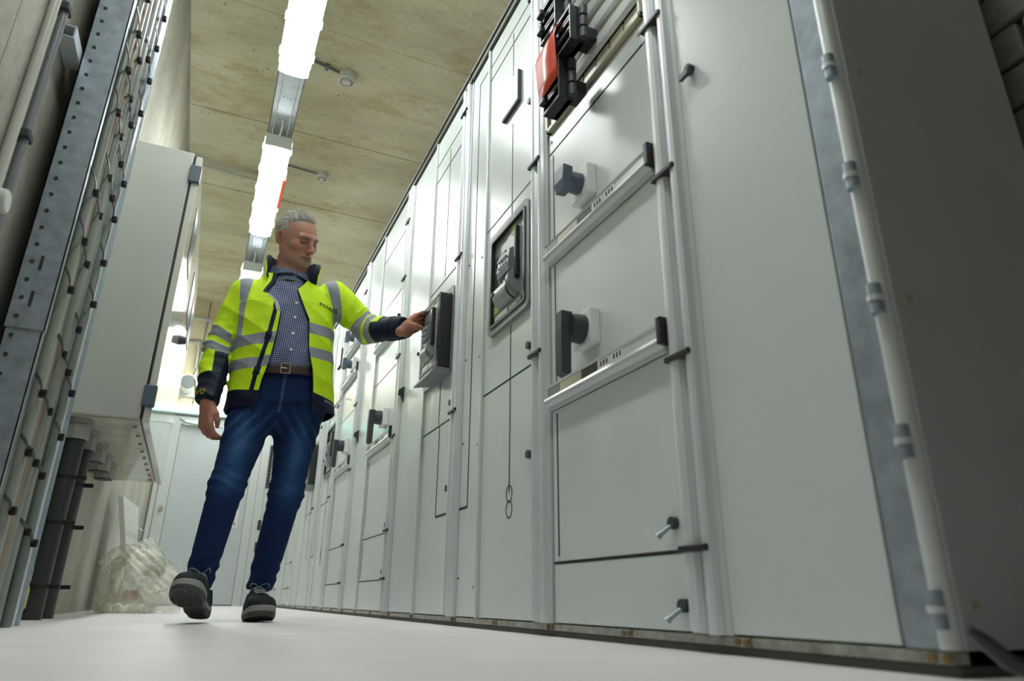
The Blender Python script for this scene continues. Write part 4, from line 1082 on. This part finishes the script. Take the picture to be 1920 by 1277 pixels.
fattr(jm, 'seam', np.minimum(seam+100*(P[:, 1] > 2.93), .5))
def denim():
    m, nt, b = new_mat('denim')
    a = N(nt, 'ShaderNodeAttribute', attribute_name='fade')
    c = ramp(nt, a.outputs['Fac'], [(0, (.006, .020, .075)), (.35, (.014, .050, .140)), (1, (.060, .150, .300))])
    s2 = N(nt, 'ShaderNodeAttribute', attribute_name='seam')
    f = ramp(nt, s2.outputs['Fac'], [(.0, (1, 1, 1)), (.006, (0, 0, 0))])
    mx = N(nt, 'ShaderNodeMix', data_type='RGBA'); nt.links.new(f, mx.inputs[0]); nt.links.new(c, mx.inputs[6]); mx.inputs[7].default_value = (.05, .10, .19, 1)
    nt.links.new(mx.outputs[2], b.inputs['Base Color'])
    b.inputs['Roughness'].default_value = .85; b.inputs['Specular IOR Level'].default_value = .2
    bump(nt, b, noise(nt, 600, 2, stretch=(1, 1, .5)), .5, .0015); return m
put(jm, 'trousers', denim())

# ---------------- shirt
def shirt_core(P): return torso(P, SHIRT_TAB)
NC = V3(.208, 2.940, 1.412)
def shirt_fn(P):
    d = shirt_core(P)
    # collar: a stand round the neck, open at the front
    q = P-NC; q = q@np.array(Matrix.Rotation(R(-20), 3, 'X'), np.float32)
    r_ = np.sqrt(q[:, 0]**2+q[:, 1]**2)
    cr = np.abs(r_-.0765)-.0030
    c_ = smax(cr, np.abs(q[:, 2]+.005)-.060, .004)
    gap = (.001+.72*np.clip(q[:, 2]+.022, 0, 1))-np.abs(q[:, 0]-.022)
    c_ = np.maximum(c_, np.where(q[:, 1] < 0, gap, -1))
    fold = smax(np.abs(r_-(.0865-.16*q[:, 2]))-.0026, np.maximum(-(q[:, 2]+.040), q[:, 2]-.052), .003)
    fold = np.maximum(fold, np.where(q[:, 1] < 0, gap+.004, -1))
    d = smin(np.minimum(c_, fold), d, .006)
    w_ = (np.sin(P[:, 0]*60+P[:, 2]*35+2*np.sin(P[:, 2]*14))*.0022+np.sin(P[:, 2]*48-P[:, 0]*75)*.0016)
    d = d-w_*(P[:, 2] < 1.36)-.0022*np.exp(-((P[:, 0]-.240)/.014)**4)*(P[:, 1] < 2.9)
    return smax(d, -(ln((P-V3(.208, 2.93, 1.435))*V3(1, 1, .6))-.070), .005)
sm_ = sdf_mesh(shirt_fn, (.0, 2.74, .84), (.47, 3.10, 1.47), .0036, 'shirt')
def gingham():
    m, nt, b = new_mat('gingham')
    tc = N(nt, 'ShaderNodeTexCoord'); sp = N(nt, 'ShaderNodeSeparateXYZ'); nt.links.new(tc.outputs['Object'], sp.inputs[0])
    def wave(o, f, off=0):
        mu = N(nt, 'ShaderNodeMath', operation='MULTIPLY_ADD'); nt.links.new(o, mu.inputs[0]); mu.inputs[1].default_value = f; mu.inputs[2].default_value = off
        fr = N(nt, 'ShaderNodeMath', operation='FRACT'); nt.links.new(mu.outputs[0], fr.inputs[0])
        g = N(nt, 'ShaderNodeMath', operation='GREATER_THAN'); nt.links.new(fr.outputs[0], g.inputs[0]); g.inputs[1].default_value = .5; return g.outputs[0]
    ax_ = N(nt, 'ShaderNodeMath', operation='MULTIPLY_ADD'); nt.links.new(sp.outputs[2], ax_.inputs[0]); ax_.inputs[1].default_value = -.06; nt.links.new(sp.outputs[0], ax_.inputs[2])
    az = N(nt, 'ShaderNodeMath', operation='MULTIPLY_ADD'); nt.links.new(sp.outputs[0], az.inputs[0]); az.inputs[1].default_value = -.10; nt.links.new(sp.outputs[2], az.inputs[2])
    a = wave(ax_.outputs[0], 122); c = wave(az.outputs[0], 122)
    ad = N(nt, 'ShaderNodeMath', operation='ADD'); nt.links.new(a, ad.inputs[0]); nt.links.new(c, ad.inputs[1])
    hf = N(nt, 'ShaderNodeMath', operation='MULTIPLY'); nt.links.new(ad.outputs[0], hf.inputs[0]); hf.inputs[1].default_value = .5
    cc = ramp(nt, hf.outputs[0], [(0, (.42, .47, .58)), (.5, (.075, .11, .23)), (1, (.006, .012, .05))])
    nt.links.new(cc, b.inputs['Base Color']); b.inputs['Roughness'].default_value = .8; return m
shirt = put(sm_, 'shirt', gingham())
for z in (1.325, 1.255, 1.185, 1.11, 1.035):
    P0 = V3(.243, 0, z); ys_ = np.linspace(2.72, 2.90, 200); pts = np.stack([np.full(200, .243), ys_, np.full(200, z)], -1).astype(np.float32)
    dd = shirt_fn(pts); y = ys_[np.argmax(dd < 0)]
    MB().cyl((.243, y-.003, z), (.243, y+.002, z), .0055, 12).build('shirt_button', M['white'], shirt)

# ---------------- belt
bm_ = sdf_mesh(lambda P: smax(np.abs(torso(P, [(.0, .175, .130, 0, -.008), (.3, .175, .130, 0, -.008)])+.0)-.0045, np.abs(tl(P)[:, 2]-.150)-.019, .003), (.0, 2.74, .88), (.47, 3.08, 1.02), .003, 'belt')
leather = plain('brown_leather', (.030, .012, .007), .45, var=.25, vscale=60)
belt = put(bm_, 'belt', leather)
def on_front(fn, x, z, y0=2.70, y1=2.95):
    ys_ = np.linspace(y0, y1, 260); pts = np.stack([np.full(260, x), ys_, np.full(260, z)], -1).astype(np.float32)
    dd = fn(pts) < 0; return float(ys_[np.argmax(dd)])
bz = .952; byy = on_front(lambda P: torso(P, [(.0, .1795, .1345, 0, -.008), (.3, .1795, .1345, 0, -.008)]), .232, bz)
MB().ring('y', byy-.004, byy+.001, [(.212, bz-.023), (.252, bz-.021), (.251, bz+.025), (.211, bz+.023)], [(.217, bz-.018), (.247, bz-.016), (.246, bz+.020), (.216, bz+.018)]).build('belt_buckle', plain('brass_buckle', (.45, .38, .28), .3, .9), belt)
MB().box(.214, .236, byy-.006, byy-.003, bz-.001, bz+.003).build('buckle_pin', M['alu'], belt)

# ---------------- jacket
OPL = [(.74, .125), (.80, .140), (.90, .152), (.97, .168), (1.09, .181), (1.19, .186), (1.245, .170), (1.30, .122), (1.36, .150), (1.40, .155), (1.45, .135), (1.55, .12)]
OPR = [(.74, .347), (.80, .349), (.90, .343), (.96, .333), (1.05, .308), (1.18, .296), (1.27, .255), (1.325, .238), (1.36, .262), (1.40, .280), (1.45, .292), (1.55, .31)]
opz = lambda T, z: np.interp(z, [t[0] for t in T], [t[1] for t in T])
CC = V3(.212, 2.955, 1.36)
CMr = np.array(Matrix.Rotation(R(-10), 3, 'X'), np.float32)
def sleeveR(P):
    d = smin(cone(P, SHR, ELR, .080, .064), cone(P, ELR, WRR, .064, .050), .02)
    ax = V3(*ELR)-V3(*WRR); L_ = float(np.linalg.norm(ax)); t = ((P-V3(*WRR))@(ax/L_))
    return smax(d, -t+.002, .004)
def sleeveL(P):
    d = smin(cone(P, SHL, ELL, .074, .066), cone(P, ELL, WRL, .066, .049), .02)
    ax = V3(*ELL)-V3(*WRL); L_ = float(np.linalg.norm(ax)); t = ((P-V3(*WRL))@(ax/L_))
    return smax(d, -t-.012, .004)
def jack_solid(P):
    d = torso(P, JACK_TAB)
    d = smin(d, sleeveR(P), .024); d = smin(d, sleeveL(P), .035)
    return d
def rid(v): return 1-2*np.abs(np.sin(.5*v))**.8      # sharp-crested folds
def folds(P):
    x, y, z = P[:, 0], P[:, 1], P[:, 2]
    o = 0
    for (A, B, C_, sd) in ((SHR, ELR, WRR, 1), (SHL, ELL, WRL, 2)):
        u = V3(*B)-V3(*A); u = u/np.linalg.norm(u); t = P@u
        e = np.exp(-(ln(P-V3(*B))/.085)**2)
        o = o+e*(.0050*rid(t*120+wav(P, 50+sd, 30)*6)+.0022*np.sin(t*190+x*60))
        u2 = V3(*C_)-V3(*B); u2 = u2/np.linalg.norm(u2)
        c = np.exp(-(ln(P-(V3(*B)*.4+V3(*C_)*.6))/.065)**2)
        o = o+c*.0040*rid(P@u2*110+wav(P, 60+sd, 28)*5)
        s2 = np.exp(-(ln(P-V3(*A)*.65-V3(*B)*.35)/.085)**2)
        o = o+s2*.0050*rid((P@u)*60+(P@V3(.5, .2, .8))*60+wav(P, 70+sd, 22)*4)
    tz = np.clip((1.37-z)/.12, 0, 1)
    o = o+tz*(.0038*rid((x-.25)*70+z*14*np.sign(x-.25)+wav(P*V3(1, 1, .35), 81, 18)*4)+.0026*rid(z*58+(x-.2)*40+wav(P, 82, 18)*4))
    o = o+.0016*wav(P*V3(1, 1, .6), 83, 60, 5)
    return o
CPL = [(0, 3.030), (.045, 3.022), (.080, 2.990), (.096, 2.945), (.100, 2.900), (.106, 2.862)]
def collar(P):
    z = P[:, 2]; fl = .09*np.clip(z-1.38, -.1, .2)
    cx = .216; X = np.abs(P[:, 0]-cx)-fl*.9; Y = P[:, 1]+.25*fl
    best = np.full(len(P), 9., np.float32); side = np.zeros(len(P), np.float32)
    for (x0, y0), (x1, y1) in zip(CPL[:-1], CPL[1:]):
        dx, dy = x1-x0, y1-y0; t = np.clip(((X-x0)*dx+(Y-y0)*dy)/(dx*dx+dy*dy), 0, 1)
        ex, ey = X-x0-t*dx, Y-y0-t*dy; dd = np.sqrt(ex*ex+ey*ey); sd = ex*dy-ey*dx
        side = np.where(dd < best, sd, side); best = np.minimum(best, dd)
    top = 1.496+.50*np.clip(P[:, 1]-2.885, 0, .15)
    low = 1.340-.9*np.clip(2.93-P[:, 1], 0, .08)
    top = top-np.clip(2.885-P[:, 1], 0, 1)*1.2
    c_ = smax(best-.0052, np.maximum(low-z, z-top), .004)
    return c_, side, top
def jacket_fn(P):
    x, y, z = P[:, 0], P[:, 1], P[:, 2]
    ds = jack_solid(P)-folds(P)
    tt = torso(P, JACK_TAB); gz = np.exp(-((sleeveR(P)-tt)/.0035)**2)*(x < .16)+np.exp(-((sleeveL(P)-tt)/.0035)**2)*(x > .33)
    yk = np.exp(-((z-1.262-.1*(x-.1))/.0028)**2)*(x < .16)*(x > .045)*(y < 2.9)
    ds = ds+.0024*gz+.0022*yk
    d = np.maximum(ds, -(ds+.0085))
    # hollow sleeves are closed off inside by the arm; hem cut
    zh = np.interp(x, [.0, .14, .35, .47], [.783, .789, .778, .808])
    d = smax(d, zh-z, .003)
    # collar: flared stand-up shell
    # keep the neck hole clear
    d = np.maximum(d, -(np.maximum(np.sqrt((P[:, 0]-.212)**2+(P[:, 1]-2.945)**2)-.092, 1.33-z)))
    # front opening
    fr = y < 2.93-.02*(z > 1.36)
    a, b = opz(OPL, z), opz(OPR, z)
    op = np.minimum(x-a, b-x)
    d = np.maximum(d, np.where(fr & (z > .70), op, -1))
    return smin(d, collar(P)[0], .010)
jk = sdf_mesh(jacket_fn, (-.16, 2.50, .74), (.82, 3.14, 1.53), .0040, 'jacket')
P = verts(jk); x, y, z = P[:, 0], P[:, 1], P[:, 2]
dR, dL, dT = sleeveR(P), sleeveL(P), torso(P, JACK_TAB)
# parameters along the arms
def along(P, A, B, C_):
    A, B, C_ = V3(*A), V3(*B), V3(*C_); L1 = np.linalg.norm(B-A); L2 = np.linalg.norm(C_-B)
    t1 = ((P-A)@(B-A))/L1; t2 = L1+((P-B)@(C_-B))/L2
    d1 = cone(P, A, B, .07, .07); d2 = cone(P, B, C_, .07, .07)
    w_ = np.clip((d1-d2)/.03+.5, 0, 1); return t1*(1-w_)+t2*w_, L1, L2
tR, L1, L2 = along(P, SHR, ELR, WRR); tLm, K1, K2 = along(P, SHL, ELL, WRL)
onR = (dR < dT-.004) & (x < .16) & (tR > .06); onL = (dL < dT-.002) & (x > .35) & (tLm > .085)
onT = ~(onR | onL)
def bandd(v, c, hw): return hw-np.abs(v-c)     # >0 inside
big = np.full(len(P), -1., np.float32)
fx = np.minimum(.5, 1)
zb1 = np.interp(x, [.0, .10, .18, .296, .45], [1.058, 1.068, 1.082, 1.142, 1.142]); zb2 = np.interp(x, [.0, .10, .18, .31, .45], [.962, .966, .982, 1.036, 1.040])
gT = np.maximum(bandd(z, zb1, .0245), bandd(z, zb2, .0225))
bR = np.interp(z, [1.00, 1.13, 1.26, 1.36, 1.42], [.040, .038, .034, .036, .040]); wR = np.interp(z, [1.0, 1.20, 1.26, 1.36], [.010, .010, .014, .026])
bL = np.interp(z, [1.03, 1.16, 1.27, 1.35, 1.42], [.444, .438, .418, .395, .372]); wL = np.interp(z, [1.0, 1.15, 1.28, 1.40], [.011, .014, .020, .026])
gV = np.maximum(bandd(x, bR, wR), bandd(x, bL, wL)); gV = np.where(z > 1.045+.09*(x > .3), gV, -1)
gT = np.maximum(gT, gV)
gR = np.maximum(bandd(tR-.22*(x+.03), .222, .0255), bandd(tR-.22*(x+.03), .300, .0235))
gL = np.maximum(bandd(tLm, .198, .031), bandd(tLm, .272, .022))
gray = np.where(onR, gR, np.where(onL, gL, gT))
nR = np.maximum(tR-(.425-.05*(x+.03)), np.minimum(tR-.325, (x+.035+.02*(z-.95))*1.0+.004))
nL = np.maximum(tLm-.325, np.minimum(tLm-.296, 1.205-z))
zz = np.interp(x, [.0, .17, .34, .47], [.858, .852, .868, .846]); nT = zz-z
# zip strip, piping round the opening and collar lining
zx = np.interp(z, [.78, .91, 1.07, 1.25, 1.27], [.108, .121, .147, .166, .170]); zp = bandd(x, zx, .0085+.004*(np.sin(z*42) > .72)); zp = np.where((z < 1.255) & (y < 2.9), zp, -1)
opd = np.abs(np.minimum(x-opz(OPL, z), opz(OPR, z)-x)); edge = np.where((y < 2.93) & (z > .85), .0045+.014*((z > 1.29) & (x < .2))-np.minimum(np.abs(x-opz(OPL, z)), np.abs(x-opz(OPR, z))), -1)
nT = np.maximum(np.maximum(nT, zp), edge)
side = bandd(x, .487, .014); side = np.where((z < .94) & (z > .80), side, -1); nT = np.maximum(nT, side)
cd_, cs_, ct_ = collar(P); onC = (cd_ < .003) & (z > 1.345)
inner = onC & (cs_ > .00003); topc = onC & (z > ct_-.006)
nT = np.where(inner | topc, .01, nT)
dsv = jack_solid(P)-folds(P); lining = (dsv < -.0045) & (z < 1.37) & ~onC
navy = np.where(onR, nR, np.where(onL, nL, nT)); 
fattr(jk, 'grey', np.where((z > 1.425) | onC, -1, np.where((x < .463) & (x > .38) & (y < 2.93) & (z > 1.05), np.maximum(gray, bandd(x, bL, wL)), gray))); fattr(jk, 'navy', navy); fattr(jk, 'lining', np.where(onC | (y > 2.93), -1, np.minimum(.016-np.abs(x-opz(OPL, z)), np.minimum(z-1.20, 1.285-z))))
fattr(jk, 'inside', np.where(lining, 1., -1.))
def hivis():
    m, nt, b = new_mat('hivis_fabric')
    def at_(n_): return N(nt, 'ShaderNodeAttribute', attribute_name=n_).outputs['Fac']
    def step(o, t=0.0, w_=.0008):
        mr = N(nt, 'ShaderNodeMapRange'); mr.inputs['From Min'].default_value = t-w_; mr.inputs['From Max'].default_value = t+w_; nt.links.new(o, mr.inputs['Value']); return mr.outputs[0]
    base = ramp(nt, noise(nt, 30, 4), [(.3, (.52, .80, .012)), (.7, (.60, .88, .020))])
    cur = base
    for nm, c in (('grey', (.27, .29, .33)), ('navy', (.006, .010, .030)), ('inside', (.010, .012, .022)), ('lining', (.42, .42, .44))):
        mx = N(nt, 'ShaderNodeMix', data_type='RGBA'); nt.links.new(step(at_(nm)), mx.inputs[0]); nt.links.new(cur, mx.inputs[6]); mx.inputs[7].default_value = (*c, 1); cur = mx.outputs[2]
    nt.links.new(cur, b.inputs['Base Color']); b.inputs['Roughness'].default_value = .6; b.inputs['Specular IOR Level'].default_value = .22
    bump(nt, b, noise(nt, 500, 2), .25, .001); return m
jacket = put(jk, 'jacket', hivis())

# lettering laid on the cloth
from mathutils.bvhtree import BVHTree
def lay_text(s, size, x0, z0, slope, fn, mat, name, y0=2.70, bend=0, sx=1.0):
    me = text_mesh(s, size, extrude=0); v = verts(me)
    w_ = v[:, 0].max()
    X = x0+v[:, 0]*sx*math.cos(slope)-v[:, 1]*math.sin(slope); Z = z0+v[:, 1]*math.cos(slope)+v[:, 0]*sx*math.sin(slope)+bend*np.sin(v[:, 0]/w_*3.14)
    Y = np.array([on_front(fn, a, c, y0, y0+.25) for a, c in zip(X, Z)])
    f2 = np.stack([X, Y-.0016, Z], -1)-np.array(root_loc(jacket))
    me.vertices.foreach_set('co', f2.astype(np.float32).ravel()); me.materials.clear(); me.materials.append(mat)
    o = bpy.data.objects.new(name, me); COL.objects.link(o); o.parent = jacket; me.update(); return o
jf = lambda P: jack_solid(P)-folds(P)
lay_text('essent', .034, .334, 1.262, -.09, jf, M['line'], 'chest_lettering', bend=-.003)
lay_text('WAVOOOEN', .0155, .400, .838, -.10, jf, plain('white_thread', (.6, .6, .62), .6), 'hem_lettering')
yt = plain('yellow_thread', (.55, .50, .02), .6)
def cuff_icon(cx, cz, w_):
    pts = [(-w_, w_), (w_, w_), (w_, -w_*.2), (0, -w_), (-w_, -w_*.2), (-w_, w_)]
    for a, b in zip(pts[:-1]+[(-w_*.6, w_*.3), (-w_*.7, -w_*1.4)], pts[1:]+[(w_*.6, w_*.3), (w_*.7, -w_*1.4)]):
        seg = []
        for k in range(3):
            u = k/2; xx = cx+a[0]*(1-u)+b[0]*u; z2 = cz+a[1]*(1-u)+b[1]*u
            yy = on_front(jf, xx, z2, 2.70, 2.95); seg.append((xx, yy-.001, z2))
        MB().tube(seg, .0012, 5).build('cuff_emblem', yt, jacket)
cuff_icon(-.060, .838, .009); cuff_icon(-.082, .832, .007)

# ---------------- shoes
def shoe(toe_dir, heel, pitch, label, lift=0.0, side_roll=0, toespring=.5):
    f = Vector((toe_dir[0], toe_dir[1], 0)).normalized(); u = Vector((0, 0, 1)); l = u.cross(f)
    Rm = Matrix.Rotation(R(-pitch), 3, l) @ Matrix.Rotation(R(side_roll), 3, f)
    f, u, l = Rm @ f, Rm @ u, Rm @ l
    A = np.array([f, l, u], np.float32).T; H = V3(*heel)
    def loc(P): return (P-H)@A
    def out2(a, b, g=0.0):
        def c2(cx, cy, r_): return np.sqrt((a-cx)**2+(b-cy)**2)-r_
        d = smin(c2(.040, 0, .034), c2(.085, -.002, .034), .02); d = smin(d, c2(.130, -.002, .036), .02); d = smin(d, c2(.180, -.001, .045), .03); d = smin(d, c2(.215, 0, .048), .03); d = smin(d, c2(.245, .003, .042), .03)
        return d+g
    def spring(a): return .26*np.clip(a-.20, 0, 1)*toespring+.10*np.clip(.02-a, 0, 1)
    def sole_fn(P):
        q = loc(P); a, b, c = q[:, 0], q[:, 1], q[:, 2]-spring(q[:, 0])
        d2 = out2(a, b, -.004+.12*np.clip(.016-c, 0, .02))
        arch = .007*np.exp(-((a-.115)/.022)**2)
        d = smax(d2, np.maximum(arch-c, c-(.033+.006*np.exp(-((a-.27)/.03)**2))), .005)
        g = np.minimum(np.abs(np.mod(a*1000/13+b*20, 1)-.5)*.013, np.abs(np.mod(b*1000/14+.5, 1)-.5)*.014)
        g = np.maximum(g-.0022, c-.0055); rim = d2+.008
        d = np.maximum(d, -np.maximum(g, rim))
        return d
    def upper_fn(P):
        q = loc(P); a, b = q[:, 0], q[:, 1]; c = q[:, 2]-spring(a)
        hgt = np.interp(a, [0, .03, .09, .13, .18, .23, .27, .30], [.122, .118, .128, .118, .096, .080, .070, .045])
        d = smax(out2(a, b, -.001+.20*np.clip(c-.050, 0, .1)), c-hgt, .030)
        d = smax(d, .024-c, .003)
        op = smax(ln(np.stack([(a-.055)/1.25, b], -1))-.029, .092-c, .01)
        d = smax(d, -op, .008)
        d = d-.0012*np.sin(a*190)*(np.abs(b) > .02)
        return smin(d, cone(q, (.235, .0, .050), (.245, 0, .046), .032, .030), .03) if False else d
    ctr = H+A@V3(.14, 0, .06); lo = ctr-.20; hi = ctr+.20
    rt = put(sdf_mesh(upper_fn, lo, hi, .003, 'upper'), 'shoe', plain('shoe_fabric', (.010, .010, .013), .75, bstr=.8, bscale=400, bdist=.002))
    sm2 = sdf_mesh(sole_fn, lo, hi, .0026, 'sole'); Pq = loc(verts(sm2)); cc = Pq[:, 2]-spring(Pq[:, 0])
    fattr(sm2, 'mid', cc-.0175+.004*np.exp(-((Pq[:, 0]-.13)/.03)**2))
    m, nt, b = new_mat('shoe_sole'); a_ = N(nt, 'ShaderNodeAttribute', attribute_name='mid')
    mr = N(nt, 'ShaderNodeMapRange'); mr.inputs['From Min'].default_value = -.0008; mr.inputs['From Max'].default_value = .0008; nt.links.new(a_.outputs['Fac'], mr.inputs['Value'])
    mx = N(nt, 'ShaderNodeMix', data_type='RGBA'); nt.links.new(mr.outputs[0], mx.inputs[0]); mx.inputs[6].default_value = (.050, .050, .047, 1); mx.inputs[7].default_value = (.27, .28, .26, 1)
    nt.links.new(mx.outputs[2], b.inputs['Base Color']); b.inputs['Roughness'].default_value = .6
    put(sm2, 'sole', m, rt)
    def W(a, b, c): return tuple(H+A@V3(a, b, c+float(spring(np.array([a]))[0])))
    def topz(a, b):
        cs = np.linspace(.14, .03, 120); pts = np.array([W(a, b, c) for c in cs], np.float32); dd = upper_fn(pts) < 0; return float(cs[np.argmax(dd)]) if dd.any() else .05
    def bow(pts, r_=.0026, nm='lace'):
        MB().tube(pts, r_, 6).build(nm, laces, rt)
    laces = plain('grey_lace', (.25, .26, .29), .7)
    for k in range(5):
        a0 = .115+.017*k; sgn = 1 if k % 2 else -1; hw = .022-.0008*k
        pts = []
        for j in range(7):
            b_ = -hw+2*hw*j/6; a1 = a0+sgn*.007*(j/3-1); pts.append(W(a1, b_, topz(a1, b_)+.003))
        bow(pts)
        pts = [W(a0-sgn*.007*(j/3-1), -hw+2*hw*j/6, topz(a0-sgn*.007*(j/3-1), -hw+2*hw*j/6)+.0045) for j in range(7)]
        bow(pts)
    for sg in (-1, 1):
        base = topz(.118, 0)
        pts = [W(.118, 0, base+.006)]
        for j in range(1, 9):
            t_ = j/8*math.pi; pts.append(W(.118+.022*math.sin(t_)+.012*(1-math.cos(t_)), sg*(.004+.030*math.sin(t_*.6)), base+.010-.006*(j/8)+.008*math.sin(t_)))
        bow(pts, .0022)
        bow([W(.118, 0, base+.006), W(.135, sg*.008, base+.004), W(.155, sg*.016, topz(.155, sg*.016)+.006), W(.168, sg*.020, topz(.168, sg*.020)+.004)], .0022)
    t2 = MB().tube([W(.085, -.012, .130), W(.085, .0, .132), W(.085, .012, .130)], .004, 8).build('tongue_tab', plain('green_tab', (.01, .08, .05), .6), rt)
    return rt
shoe((-.30, -1), (.066, 2.835, .006), 18, 'black safety shoe nearer the camera, toe lifted, sole showing')
shoe((.06, -1), (.248, 3.075, .0025), 0, 'black safety shoe flat on the floor, farther back', toespring=.9)
